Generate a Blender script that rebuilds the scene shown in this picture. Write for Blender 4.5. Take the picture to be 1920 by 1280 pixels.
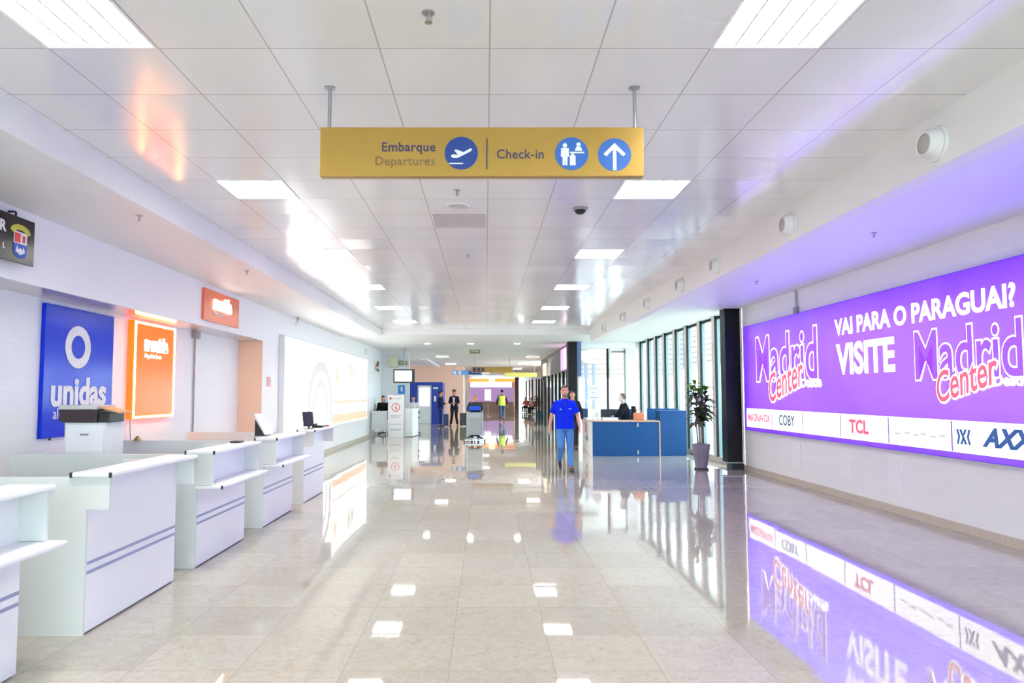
import bpy, bmesh, math, random
from mathutils import Vector, Matrix
random.seed(7)
PI = math.pi
scene = bpy.context.scene
COL = scene.collection
for o in list(bpy.data.objects):
    bpy.data.objects.remove(o)

# ------------------------------------------------------------------ camera, world, exposure
EYE = 1.585
F_PX = 1330.0
cd = bpy.data.cameras.new('camera')
cam = bpy.data.objects.new('camera', cd)
COL.objects.link(cam)
cam.location = (0, 0, EYE)
cam.rotation_euler = (PI / 2 + math.atan(84 / F_PX), 0, 0)
cd.sensor_width = 36
cd.lens = F_PX / 1920 * 36
cd.shift_x = 50 / 1920
cd.shift_y = 15 / 1920
cd.clip_end = 300
scene.camera = cam
scene.view_settings.view_transform = 'Standard'
scene.view_settings.look = 'None'
scene.view_settings.gamma = 1
scene.view_settings.use_curve_mapping = False
scene.view_settings.exposure = 0.85

w = bpy.data.worlds.new('daylight')
scene.world = w
w.use_nodes = True
wb = w.node_tree.nodes['Background']
wb.inputs[0].default_value = (0.90, 0.95, 1.0, 1)
wb.inputs[1].default_value = 6.5
LAMP = 42.0          # emission of the ceiling fixtures

# ------------------------------------------------------------------ materials
MATS = {}


def srgb(r, g, b):
    f = lambda c: (c / 255 / 12.92) if c / 255 <= 0.04045 else ((c / 255 + 0.055) / 1.055) ** 2.4
    return (f(r), f(g), f(b), 1)


def mat(name, col, rough=0.5, metal=0.0, spec=0.5, emit=None, es=0.0, coat=0.0, bump=0.0, bscale=60, vary=0.0, vscale=3):
    if name in MATS:
        return MATS[name]
    m = bpy.data.materials.new(name)
    m.use_nodes = True
    nt = m.node_tree
    p = nt.nodes['Principled BSDF']
    p.inputs['Base Color'].default_value = srgb(*col)
    p.inputs['Roughness'].default_value = rough
    p.inputs['Metallic'].default_value = metal
    p.inputs['Specular IOR Level'].default_value = spec
    p.inputs['Coat Weight'].default_value = coat
    if emit:
        p.inputs['Emission Color'].default_value = srgb(*emit)
        p.inputs['Emission Strength'].default_value = es
    tc = nt.nodes.new('ShaderNodeTexCoord')
    if vary or bump:
        n = nt.nodes.new('ShaderNodeTexNoise')
        n.inputs['Scale'].default_value = bscale if bump else vscale
        n.inputs['Detail'].default_value = 4
        nt.links.new(tc.outputs['Object'], n.inputs['Vector'])
    if vary:
        n2 = nt.nodes.new('ShaderNodeTexNoise')
        n2.inputs['Scale'].default_value = vscale
        n2.inputs['Detail'].default_value = 5
        nt.links.new(tc.outputs['Object'], n2.inputs['Vector'])
        hs = nt.nodes.new('ShaderNodeHueSaturation')
        hs.inputs['Color'].default_value = srgb(*col)
        mr = nt.nodes.new('ShaderNodeMapRange')
        mr.inputs[3].default_value = 1 - vary
        mr.inputs[4].default_value = 1 + vary
        nt.links.new(n2.outputs['Fac'], mr.inputs[0])
        nt.links.new(mr.outputs[0], hs.inputs['Value'])
        nt.links.new(hs.outputs[0], p.inputs['Base Color'])
    if bump:
        b = nt.nodes.new('ShaderNodeBump')
        b.inputs['Strength'].default_value = bump
        b.inputs['Distance'].default_value = 0.01
        nt.links.new(n.outputs['Fac'], b.inputs['Height'])
        nt.links.new(b.outputs[0], p.inputs['Normal'])
    MATS[name] = m
    return m


def N(nt, typ, **kw):
    n = nt.nodes.new(typ)
    for k, v in kw.items():
        setattr(n, k, v)
    return n


def math_node(nt, op, a, b=None, c=None):
    n = nt.nodes.new('ShaderNodeMath')
    n.operation = op
    for i, v in enumerate((a, b, c)):
        if v is None:
            continue
        if isinstance(v, (int, float)):
            n.inputs[i].default_value = v
        else:
            nt.links.new(v, n.inputs[i])
    return n.outputs[0]


def tile_setup(nt, px, ox, py, oy, seam, ax=0, ay=1):
    """returns (seam mask 0/1, per-tile random colour output)"""
    tc = N(nt, 'ShaderNodeTexCoord')
    sp = N(nt, 'ShaderNodeSeparateXYZ')
    nt.links.new(tc.outputs['Object'], sp.inputs[0])
    res = []
    ids = []
    for axis, p, o in ((ax, px, ox), (ay, py, oy)):
        u = math_node(nt, 'DIVIDE', math_node(nt, 'SUBTRACT', sp.outputs[axis], o), p)
        fr = math_node(nt, 'FRACT', u)
        ids.append(math_node(nt, 'FLOOR', u))
        lo = math_node(nt, 'LESS_THAN', fr, seam / p)
        res.append(lo)
    m = math_node(nt, 'MAXIMUM', res[0], res[1])
    cb = N(nt, 'ShaderNodeCombineXYZ')
    nt.links.new(ids[0], cb.inputs[0])
    nt.links.new(ids[1], cb.inputs[1])
    wn = N(nt, 'ShaderNodeTexWhiteNoise')
    nt.links.new(cb.outputs[0], wn.inputs['Vector'])
    return tc, m, wn


def tilt_normal(nt, wn, amount, p):
    s = N(nt, 'ShaderNodeVectorMath', operation='SUBTRACT')
    nt.links.new(wn.outputs['Color'], s.inputs[0])
    s.inputs[1].default_value = (0.5, 0.5, 0.5)
    sc = N(nt, 'ShaderNodeVectorMath', operation='SCALE')
    nt.links.new(s.outputs[0], sc.inputs[0])
    sc.inputs['Scale'].default_value = amount
    g = N(nt, 'ShaderNodeNewGeometry')
    ad = N(nt, 'ShaderNodeVectorMath', operation='ADD')
    nt.links.new(g.outputs['Normal'], ad.inputs[0])
    nt.links.new(sc.outputs[0], ad.inputs[1])
    no = N(nt, 'ShaderNodeVectorMath', operation='NORMALIZE')
    nt.links.new(ad.outputs[0], no.inputs[0])
    return no.outputs[0]


def mat_ceiling():
    m = bpy.data.materials.new('glossy_metal_ceiling_tiles')
    m.use_nodes = True
    nt = m.node_tree
    p = nt.nodes['Principled BSDF']
    tc, seam, wn = tile_setup(nt, 0.62, 0.02, 0.615, 3.87, 0.009)
    mx = N(nt, 'ShaderNodeMix', data_type='RGBA')
    nt.links.new(seam, mx.inputs[0])
    mx.inputs[6].default_value = srgb(238, 238, 238)
    mx.inputs[7].default_value = srgb(190, 188, 186)
    nt.links.new(mx.outputs[2], p.inputs['Base Color'])
    p.inputs['Roughness'].default_value = 0.16
    p.inputs['Specular IOR Level'].default_value = 1.0
    nt.links.new(tilt_normal(nt, wn, 0.028, p), p.inputs['Normal'])
    return m


def mat_floor():
    m = bpy.data.materials.new('polished_granite_floor')
    m.use_nodes = True
    nt = m.node_tree
    p = nt.nodes['Principled BSDF']
    tc, seam, wn = tile_setup(nt, 0.61, -0.21, 0.61, 5.40, 0.004)
    # granite mottling
    n1 = N(nt, 'ShaderNodeTexNoise')
    n1.inputs['Scale'].default_value = 15
    n1.inputs['Detail'].default_value = 8
    n1.inputs['Roughness'].default_value = 0.72
    n1.inputs['Distortion'].default_value = 1.2
    off = N(nt, 'ShaderNodeVectorMath', operation='MULTIPLY_ADD')
    nt.links.new(wn.outputs['Color'], off.inputs[0])
    off.inputs[1].default_value = (13, 13, 13)
    nt.links.new(tc.outputs['Object'], off.inputs[2])
    nt.links.new(off.outputs[0], n1.inputs['Vector'])
    r1 = N(nt, 'ShaderNodeValToRGB')
    e = r1.color_ramp.elements
    e[0].position = 0.30
    e[0].color = srgb(162, 152, 138)
    e[1].position = 0.62
    e[1].color = srgb(181, 175, 163)
    x = e.new(0.45)
    x.color = srgb(174, 167, 154)
    nt.links.new(n1.outputs['Fac'], r1.inputs[0])
    # per tile tone
    hs = N(nt, 'ShaderNodeHueSaturation')
    mr = N(nt, 'ShaderNodeMapRange')
    mr.inputs[3].default_value = 0.93
    mr.inputs[4].default_value = 1.06
    nt.links.new(wn.outputs['Value'], mr.inputs[0])
    nt.links.new(mr.outputs[0], hs.inputs['Value'])
    nt.links.new(r1.outputs[0], hs.inputs['Color'])
    mx = N(nt, 'ShaderNodeMix', data_type='RGBA')
    nt.links.new(seam, mx.inputs[0])
    nt.links.new(hs.outputs[0], mx.inputs[6])
    mx.inputs[7].default_value = srgb(150, 138, 124)
    nt.links.new(mx.outputs[2], p.inputs['Base Color'])
    p.inputs['Roughness'].default_value = 0.035
    p.inputs['Specular IOR Level'].default_value = 0.8
    nt.links.new(tilt_normal(nt, wn, 0.004, p), p.inputs['Normal'])
    return m


def mat_brick_wall(name, col, ax):
    """white painted facing bricks, only the joints show"""
    m = bpy.data.materials.new(name)
    m.use_nodes = True
    nt = m.node_tree
    p = nt.nodes['Principled BSDF']
    tc = N(nt, 'ShaderNodeTexCoord')
    sp = N(nt, 'ShaderNodeSeparateXYZ')
    cb = N(nt, 'ShaderNodeCombineXYZ')
    nt.links.new(tc.outputs['Object'], sp.inputs[0])
    nt.links.new(sp.outputs[ax], cb.inputs[0])
    nt.links.new(sp.outputs[2], cb.inputs[1])
    b = N(nt, 'ShaderNodeTexBrick')
    nt.links.new(cb.outputs[0], b.inputs['Vector'])
    b.inputs['Scale'].default_value = 1
    b.inputs['Brick Width'].default_value = 0.24
    b.inputs['Row Height'].default_value = 0.07
    b.inputs['Mortar Size'].default_value = 0.004
    c = srgb(*col)
    b.inputs['Color1'].default_value = c
    b.inputs['Color2'].default_value = tuple(v * 0.985 for v in c[:3]) + (1,)
    b.inputs['Mortar'].default_value = tuple(v * 0.95 for v in c[:3]) + (1,)
    nt.links.new(b.outputs['Color'], p.inputs['Base Color'])
    p.inputs['Roughness'].default_value = 0.45
    return m


def mat_backlit(name, c_in, c_out, strength, y0, y1, z0, z1):
    """translucent print lit from behind: stronger in the middle of the box"""
    m = bpy.data.materials.new(name)
    m.use_nodes = True
    nt = m.node_tree
    p = nt.nodes['Principled BSDF']
    tc = N(nt, 'ShaderNodeTexCoord')
    sp = N(nt, 'ShaderNodeSeparateXYZ')
    nt.links.new(tc.outputs['Object'], sp.inputs[0])
    u = math_node(nt, 'DIVIDE', math_node(nt, 'SUBTRACT', sp.outputs[1], (y0 + y1) / 2), (y1 - y0) / 2)
    v = math_node(nt, 'DIVIDE', math_node(nt, 'SUBTRACT', sp.outputs[2], (z0 + z1) / 2), (z1 - z0) / 2)
    uu = math_node(nt, 'POWER', math_node(nt, 'ABSOLUTE', u), 8)
    vv = math_node(nt, 'POWER', math_node(nt, 'ABSOLUTE', v), 3)
    nz = N(nt, 'ShaderNodeTexNoise')
    nz.inputs['Scale'].default_value = 0.9
    nt.links.new(tc.outputs['Object'], nz.inputs['Vector'])
    k = math_node(nt, 'ADD', math_node(nt, 'MAXIMUM', uu, vv), math_node(nt, 'SUBTRACT', nz.outputs['Fac'], 0.5))
    k.node.use_clamp = True
    mx = N(nt, 'ShaderNodeMix', data_type='RGBA')
    nt.links.new(k, mx.inputs[0])
    mx.inputs[6].default_value = c_in
    mx.inputs[7].default_value = c_out
    nt.links.new(mx.outputs[2], p.inputs['Emission Color'])
    p.inputs['Base Color'].default_value = (0.02, 0.02, 0.02, 1)
    p.inputs['Emission Strength'].default_value = strength
    p.inputs['Roughness'].default_value = 0.3
    return m


def mat_glass(name, tint=(235, 246, 246), refl=0.12, rough=0.02):
    m = bpy.data.materials.new(name)
    m.use_nodes = True
    nt = m.node_tree
    out = nt.nodes['Material Output']
    nt.nodes.remove(nt.nodes['Principled BSDF'])
    t = N(nt, 'ShaderNodeBsdfTransparent')
    t.inputs[0].default_value = srgb(*tint)
    g = N(nt, 'ShaderNodeBsdfGlossy')
    g.inputs['Roughness'].default_value = rough
    lw = N(nt, 'ShaderNodeLayerWeight')
    lw.inputs[0].default_value = 0.5
    mx = N(nt, 'ShaderNodeMixShader')
    k = math_node(nt, 'MULTIPLY_ADD', math_node(nt, 'POWER', lw.outputs['Facing'], 5.0), refl * 3, 0.04)
    nt.links.new(k, mx.inputs[0])
    nt.links.new(t.outputs[0], mx.inputs[1])
    nt.links.new(g.outputs[0], mx.inputs[2])
    nt.links.new(mx.outputs[0], out.inputs[0])
    return m


WHITE = mat('white_wall_paint', (244, 244, 246), 0.55, vary=0.015, vscale=1.5)
SOFFIT = mat('soffit_plaster', (242, 241, 240), 0.5)
GREYCEIL = mat('grey_plaster', (240, 238, 236), 0.6)
BRICKL = mat_brick_wall('white_painted_brick_left', (243, 244, 246), 1)
BRICKR = mat_brick_wall('white_painted_brick_right', (243, 243, 242), 1)
LAM = mat('white_laminate', (240, 242, 246), 0.32)
LAMG = mat('pale_grey_laminate', (224, 229, 228), 0.34)
STRIPE = mat('blue_grey_inlay', (150, 158, 190), 0.35)
BLACK = mat('black_plastic', (22, 22, 24), 0.35)
BLACKM = mat('black_painted_steel', (8, 8, 11), 0.4, spec=0.25)
STEEL = mat('brushed_steel', (170, 172, 176), 0.3, metal=0.9)
ALU = mat('pale_aluminium', (225, 218, 212), 0.4, metal=0.2)
WPLAST = mat('white_plastic', (236, 236, 236), 0.35)
GPLAST = mat('grey_plastic', (150, 148, 146), 0.45)
GRANITE = mat('beige_granite_skirting', (196, 184, 168), 0.3, vary=0.18, vscale=30)
CEIL = mat_ceiling()
FLOOR = mat_floor()
GLASS = mat_glass('clear_glass')
TEAL = mat('tinted_glass_fin', (95, 130, 138), 0.15, coat=0.5)
LAMPM = mat('lamp_panel_glow', (255, 255, 255), 0.5, emit=(255, 252, 246), es=LAMP)
LOUVRE = mat('louvre_reflector', (245, 245, 245), 0.25, metal=0.3)


# ------------------------------------------------------------------ mesh builder
def fr(kind, x, y, z):
    """frame: local x = reading direction, local y = up, local z = out of the face"""
    if kind == 'L':       # on a left wall, faces +X
        c = ((0, 1, 0), (0, 0, 1), (1, 0, 0))
    elif kind == 'R':     # on a right wall, faces -X
        c = ((0, -1, 0), (0, 0, 1), (-1, 0, 0))
    elif kind == 'F':     # faces the camera (-Y)
        c = ((1, 0, 0), (0, 0, 1), (0, -1, 0))
    else:                 # 'U' lies flat, faces up
        c = ((1, 0, 0), (0, 1, 0), (0, 0, 1))
    m = Matrix.Identity(4)
    for i in range(3):
        for j in range(3):
            m[j][i] = c[i][j]
    m.translation = (x, y, z)
    return m


class MB:
    def __init__(self):
        self.bm = bmesh.new()

    def _xf(self, verts, M):
        if M is not None:
            for v in verts:
                v.co = M @ v.co

    def box(self, x0, x1, y0, y1, z0, z1, bev=0.0, M=None):
        ret = bmesh.ops.create_cube(self.bm, size=1)
        vs = ret['verts']
        for v in vs:
            v.co = Vector(((x0 + x1) / 2 + v.co.x * (x1 - x0), (y0 + y1) / 2 + v.co.y * (y1 - y0), (z0 + z1) / 2 + v.co.z * (z1 - z0)))
        if bev:
            es = list({e for v in vs for e in v.link_edges})
            r = bmesh.ops.bevel(self.bm, geom=es, offset=bev, segments=2, affect='EDGES', profile=0.6)
            vs = list({v for f in r['faces'] for v in f.verts} | {v for v in vs if v.is_valid})
        self._xf(vs, M)
        return self

    def cyl(self, p0, p1, r0, r1=None, n=16, cap=True):
        r1 = r0 if r1 is None else r1
        p0 = Vector(p0)
        p1 = Vector(p1)
        d = p1 - p0
        ret = bmesh.ops.create_cone(self.bm, cap_ends=cap, segments=n, radius1=r0, radius2=r1, depth=d.length)
        q = d.to_track_quat('Z', 'Y').to_matrix().to_4x4()
        M = Matrix.Translation((p0 + p1) / 2) @ q
        self._xf(ret['verts'], M)
        return self

    def ball(self, c, rx, ry=None, rz=None, u=16, v=10, M=None):
        ry = rx if ry is None else ry
        rz = rx if rz is None else rz
        ret = bmesh.ops.create_uvsphere(self.bm, u_segments=u, v_segments=v, radius=1)
        for q in ret['verts']:
            q.co = Vector((c[0] + q.co.x * rx, c[1] + q.co.y * ry, c[2] + q.co.z * rz))
        self._xf(ret['verts'], M)
        return self

    def limb(self, pts, rad, n=14):
        for i in range(len(pts) - 1):
            if (Vector(pts[i]) - Vector(pts[i + 1])).length > 1e-4:
                self.cyl(pts[i], pts[i + 1], rad[i], rad[i + 1], n)
        for i in range(len(pts)):
            self.ball(pts[i], rad[i], u=n, v=8)
        return self

    def tube(self, pts, r, n=8):
        return self.limb(pts, [r] * len(pts), n)

    def loft(self, rings, n=24, cap=True):
        """rings: (cx, cy, cz, rx, ry)"""
        prev = None
        first = None
        for (cx, cy, cz, rx, ry) in rings:
            cur = [self.bm.verts.new((cx + rx * math.cos(2 * PI * k / n), cy + ry * math.sin(2 * PI * k / n), cz)) for k in range(n)]
            if prev:
                for k in range(n):
                    self.bm.faces.new((prev[k], prev[(k + 1) % n], cur[(k + 1) % n], cur[k]))
            else:
                first = cur
            prev = cur
        if cap:
            self.bm.faces.new(list(reversed(first)))
            self.bm.faces.new(prev)
        return self

    def prism(self, pts, M, d=0.004):
        """flat outline in the frame M, extruded by d out of the face"""
        a = [self.bm.verts.new(M @ Vector((p[0], p[1], 0))) for p in pts]
        b = [self.bm.verts.new(M @ Vector((p[0], p[1], d))) for p in pts]
        n = len(pts)
        try:
            self.bm.faces.new(list(reversed(a)))
            self.bm.faces.new(b)
            for k in range(n):
                self.bm.faces.new((a[k], a[(k + 1) % n], b[(k + 1) % n], b[k]))
        except ValueError:
            pass
        return self

    def disc(self, cx, cy, r, M, d=0.004, ry=None, n=40):
        ry = ry or r
        return self.prism([(cx + r * math.cos(2 * PI * k / n), cy + ry * math.sin(2 * PI * k / n)) for k in range(n)], M, d)

    def ring(self, cx, cy, rx, ry, wx, wy, M, d=0.01, n=48):
        def P(a, k, z):
            return self.bm.verts.new(M @ Vector((cx + (rx - wx * k) * math.cos(a), cy + (ry - wy * k) * math.sin(a), z)))
        R = [[P(2 * PI * i / n, k, z) for i in range(n)] for k, z in ((0, 0), (0, d), (1, d), (1, 0))]
        for j in range(4):
            A, B = R[j], R[(j + 1) % 4]
            for i in range(n):
                self.bm.faces.new((A[i], A[(i + 1) % n], B[(i + 1) % n], B[i]))
        return self

    def rect(self, x0, x1, y0, y1, M, d=0.004):
        return self.prism([(x0, y0), (x1, y0), (x1, y1), (x0, y1)], M, d)

    def build(self, name, material, parent=None, smooth=False, base=None, auto=False):
        bm = self.bm
        if not auto:
            bmesh.ops.recalc_face_normals(bm, faces=bm.faces)
        me = bpy.data.meshes.new(name)
        if parent is not None:
            org = Vector(parent['_o'])
        elif base is not None:
            org = Vector(base)
        else:
            xs = [v.co for v in bm.verts]
            org = Vector(((min(v.x for v in xs) + max(v.x for v in xs)) / 2, (min(v.y for v in xs) + max(v.y for v in xs)) / 2, min(v.z for v in xs)))
        for v in bm.verts:
            v.co -= org
        bm.to_mesh(me)
        bm.free()
        if smooth:
            for p in me.polygons:
                p.use_smooth = True
        me.materials.append(material)
        o = bpy.data.objects.new(name, me)
        COL.objects.link(o)
        if parent is not None:
            o.parent = parent
        else:
            o.location = org
        o['_o'] = tuple(org)
        return o


def tag(o, label=None, cat=None, group=None, kind=None):
    if label:
        o['label'] = label
    if cat:
        o['category'] = cat
    if group:
        o['group'] = group
    if kind:
        o['kind'] = kind
    return o


def thing(name, loc, label, cat, group=None):
    o = bpy.data.objects.new(name, None)
    o.empty_display_size = 0.1
    COL.objects.link(o)
    o.location = loc
    o['_o'] = tuple(loc)
    return tag(o, label, cat, group)


def struct(name, mb, m, base=None, parent=None, smooth=False):
    o = mb.build(name, m, parent, base=base, smooth=smooth)
    if parent is None:
        o['kind'] = 'structure'
    return o


def copy_tree(o, parent=None):
    c = o.copy()
    COL.objects.link(c)
    if parent is not None:
        c.parent = parent
    for ch in list(o.children):
        copy_tree(ch, c)
    return c


def text(s, name, m, parent, M, size, ext=0.003, align='LEFT', sx=1.0, off=0.0, shear=0.0, spacing=1.0):
    cu = bpy.data.curves.new('txt', 'FONT')
    cu.body = s
    cu.size = size
    cu.extrude = ext
    cu.align_x = align
    cu.offset = off
    cu.shear = shear
    cu.space_character = spacing
    cu.resolution_u = 4
    o = bpy.data.objects.new('txt', cu)
    COL.objects.link(o)
    bpy.context.view_layer.update()
    me = bpy.data.meshes.new_from_object(o.evaluated_get(bpy.context.evaluated_depsgraph_get()))
    bpy.data.objects.remove(o)
    T = Matrix.Translation(-Vector(parent['_o'])) @ M @ Matrix.Diagonal((sx, 1, 1, 1)) @ Matrix.Translation((0, 0, ext))
    me.transform(T)
    me.materials.clear()
    me.materials.append(m)
    r = bpy.data.objects.new(name, me)
    COL.objects.link(r)
    r.parent = parent
    r['_o'] = parent['_o']
    return r


# ------------------------------------------------------------------ setting
Y_FAR = 80.0
struct('floor', MB().box(-6.2, 6.2, -8, Y_FAR, -0.1, 0), FLOOR, base=(0, 0, 0))

# tiled ceiling with openings for the recessed fixtures
LIGHTS = []
for k in range(-3, 5):
    LIGHTS.append((-2.15, 3.87 + 3.075 * k - 0.3075))
    LIGHTS.append((1.57, 3.87 + 3.075 * k - 0.3075))
LIGHTS += [(-2.15, 3.87 + 3.075 * 5 - 0.3075), (1.57, 3.87 + 3.075 * 5 - 0.3075)]
xs = [-3.12] + [0.02 + 0.62 * i for i in range(-5, 6)]
ys = [-8.0] + [3.87 + 0.615 * i for i in range(-19, 29)]
YC = ys[-1]
cm = MB()
for i in range(len(xs) - 1):
    for j in range(len(ys) - 1):
        cx, cy = (xs[i] + xs[i + 1]) / 2, (ys[j] + ys[j + 1]) / 2
        if any(abs(cx - lx) < 0.2 and abs(cy - ly) < 0.2 for lx, ly in LIGHTS):
            continue
        vs = [cm.bm.verts.new(c) for c in ((xs[i], ys[j], 3.525), (xs[i], ys[j + 1], 3.525), (xs[i + 1], ys[j + 1], 3.525), (xs[i + 1], ys[j], 3.525))]
        cm.bm.faces.new(vs)
bmesh.ops.remove_doubles(cm.bm, verts=cm.bm.verts, dist=0.0005)
struct('ceiling', cm, CEIL, base=(0, 0, 0))
struct('ceiling_light_blocker', MB().box(-6.2, 6.2, -8.2, Y_FAR, 3.72, 3.85), GREYCEIL)  # unseen slab added over the ceilings to stop light leaks
# perimeter downstands and side ceilings
struct('trim_1', MB().box(-3.24, -3.12, -8, YC, 3.29, 3.72), SOFFIT)
struct('ceiling_left', MB().box(-4.9, -3.24, -8, YC, 3.30, 3.42), SOFFIT)
struct('trim_2', MB().box(3.12, 3.26, -8, YC, 3.15, 3.72), SOFFIT)
struct('ceiling_right', MB().box(3.26, 5.7, -8, 24.8, 3.42, 3.54), SOFFIT)
struct('trim_3', MB().box(-4.9, 3.26, YC, YC + 0.15, 3.36, 3.72), SOFFIT)
struct('ceiling_far', MB().box(-5.2, 3.26, YC + 0.15, 31.0, 3.38, 3.5), SOFFIT)
struct('ceiling_far_end', MB().box(-5.2, 5.2, 31.0, Y_FAR, 3.38, 3.5), GREYCEIL)
struct('trim_4', MB().box(-3.3, -2.9, 35.5, 62, 3.30, 3.378), WHITE)
# left side: recess with the rental counters, then the plain wall
struct('wall_left_upper', MB().box(-4.95, -4.32, -8, 13.74, 2.63, 3.30), WHITE)
struct('trim_5', MB().box(-4.779, -4.321, -8, 13.739, 2.622, 2.63), mat('glossy_header_panel', (205, 200, 196), 0.12, spec=0.8))
struct('wall_left', MB().box(-4.95, -4.78, -8, 13.74, 0, 2.63), BRICKL)
struct('wall_left_far', MB().box(-4.95, -4.32, 13.74, 29.5, 0, 3.42), WHITE)
struct('baseboard_left', MB().box(-4.32, -4.30, 13.76, 29.5, 0, 0.10), GRANITE)
struct('trim_glow_panel', MB().box(-4.779, -4.321, 13.725, 13.739, 0, 2.62), mat('painted_orange_glow', (250, 208, 178), 0.4))  # orange sign's glow on the jamb, put into the panel colour
struct('wall_left_return', MB().box(-4.95, -3.16, 29.5, 29.7, 0, 3.38), WHITE)
struct('wall_back', MB().box(-5.2, 5.7, -8.2, -8, 3.3, 3.8), WHITE)
RG = thing('added_rear_glazing', (0.2, -8.1, 0), 'glass end wall with pale posts added behind the viewpoint for daylight', 'added glass wall')  # unseen end glazing, added to let daylight in from behind
for k in range(7):
    x = -5.1 + 1.75 * k
    MB().box(x, x + 0.08, -8.15, -8.05, 0, 3.3).build('mullion', ALU, RG)
MB().rect(-5.0, 5.48, 0, 3.28, fr('F', 0, -8.1, 0), 0.006).build('glass', GLASS, RG)
struct('ground_rear', MB().box(-40, 40, -60, -10, -0.12, -0.02), mat('pale_paving', (205, 205, 202), 0.8, vary=0.1, vscale=4))
# right side
struct('wall_right', MB().box(5.5, 5.7, -8, 15.12, 0, 3.42), BRICKR)
struct('baseboard_right', MB().box(5.47, 5.5, -8, 15.12, 0, 0.10), GRANITE)
struct('baseboard_right_glazing', MB().box(5.44, 5.7, 15.5, 24.8, 0, 0.14), GRANITE)
# far end
PEACH = mat('peach_wall_paint', (240, 205, 182), 0.5)
struct('wall_far_left', MB().box(-5.0, -1.42, 45, 45.2, 0, 3.38), PEACH)
struct('wall_far_left_side', MB().box(-5.2, -5.0, 29.7, 45.2, 0, 3.38), WHITE)
struct('wall_far_left_inner', MB().box(-1.6, -1.42, 45.2, Y_FAR, 0, 3.38), WHITE)
struct('wall_far_end', MB().box(-5, 6.2, Y_FAR, Y_FAR + 0.2, 3.2, 3.8), WHITE)
struct('window_10', MB().rect(-5, 6.2, 0, 3.2, fr('F', 0, Y_FAR + 0.1, 0), 0.01), GLASS)  # glazing added so daylight brightens the end of the hall
struct('wall_far_right', MB().box(4.15, 4.35, 45, Y_FAR, 0, 3.38), mat('pale_pink_wall', (232, 215, 208), 0.5))
struct('wall_far_right_side', MB().box(4.35, 6.2, 45, 45.2, 0, 3.8), WHITE)

# ------------------------------------------------------------------ recessed ceiling fixtures
def fixture(x, y, label, z=3.525, surface=False):
    t = thing('ceiling_light', (x, y, z), label, 'ceiling light', 'square ceiling light fixtures')
    a = 0.292
    h = 0.055
    f = MB()
    for (x0, x1, y0, y1) in ((-.31, -a, -.3075, .3075), (a, .31, -.3075, .3075), (-a, a, -.3075, -a), (-a, a, a, .3075)):
        f.box(x + x0, x + x1, y + y0, y + y1, z - 0.004, z + h, 0)
    f.build('frame', WPLAST, t)
    MB().box(x - a, x + a, y - a, y + a, z + h - 0.01, z + h).build('lamp_panel', LAMPM, t)
    l = MB()
    for k in range(1, 5):
        q = -a + 2 * a * k / 5
        l.box(x + q - 0.006, x + q + 0.006, y - a, y + a, z + 0.002, z + h - 0.012)
    for k in range(1, 9):
        q = -a + 2 * a * k / 9
        l.box(x - a, x + a, y + q - 0.002, y + q + 0.002, z + 0.002, z + h - 0.016)
    l.build('louvre', LOUVRE, t)
    return t


ords = ['nearest', 'second', 'third', 'fourth', 'fifth', 'sixth', 'seventh']
proto = None
for (x, y) in LIGHTS:
    k = round((y - 3.56) / 3.075)
    side = 'left' if x < 0 else 'right'
    if k < 0:
        lab = 'square louvred ceiling light behind the viewpoint, %s of the %s row there' % ({-1: 'first', -2: 'second', -3: 'third'}[k], side)
    else:
        lab = 'bright square louvred light set in the tiled ceiling, %s of the %s row' % (ords[k], side)
    if proto is None:
        proto = fixture(x, y, lab)
    else:
        c = copy_tree(proto)
        c.location = (x, y, 3.525)
        c['_o'] = (x, y, 3.525)
        c['label'] = lab
far = None
for y, lab in ((33, 'first'), (41, 'second'), (49, 'third'), (58, 'fourth'), (68, 'fifth')):  # light panels added to brighten the far hall
    for x in (-2.0, 2.2) if y < 45 else (0.0, 2.2):
        s = {-2.0: 'left', 0.0: 'left', 2.2: 'right'}[x]
        l2 = 'added flat square light on the plaster ceiling far down the hall, %s of the %s row' % (lab, s)
        if far is None:
            far = fixture(x, y, l2, z=3.324)
            far['group'] = 'lights added on the far plaster ceiling'
            for c in far.children:
                if c.name.startswith('louvre'):
                    pass
        else:
            c = copy_tree(far)
            c.location = (x, y, 3.324)
            c['label'] = l2

for x, l in ((-2.05, 'left'), (-0.52, 'middle'), (1.12, 'right')):
    t = thing('downlight', (x, 25.0, 3.38), 'small round downlight where the plaster ceiling begins, %s of three' % l, 'ceiling light', 'round downlights')
    MB().cyl((x, 25, 3.38), (x, 25, 3.365), 0.13, 0.125, 28).build('rim', WPLAST, t)
    MB().cyl((x, 25, 3.366), (x, 25, 3.361), 0.105, 0.10, 28).build('lens', LAMPM, t)

# small ceiling devices
def sprinkler(x, y, z, label):
    t = thing('sprinkler', (x, y, z), label, 'sprinkler', 'fire sprinkler heads')
    MB().cyl((x, y, z), (x, y, z - 0.006), 0.035, 0.03, 20).build('escutcheon', STEEL, t)
    MB().cyl((x, y, z - 0.006), (x, y, z - 0.05), 0.010, 0.008, 10).cyl((x, y, z - 0.05), (x, y, z - 0.053), 0.02, n=12).build('nozzle', STEEL, t)
    return t


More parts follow.
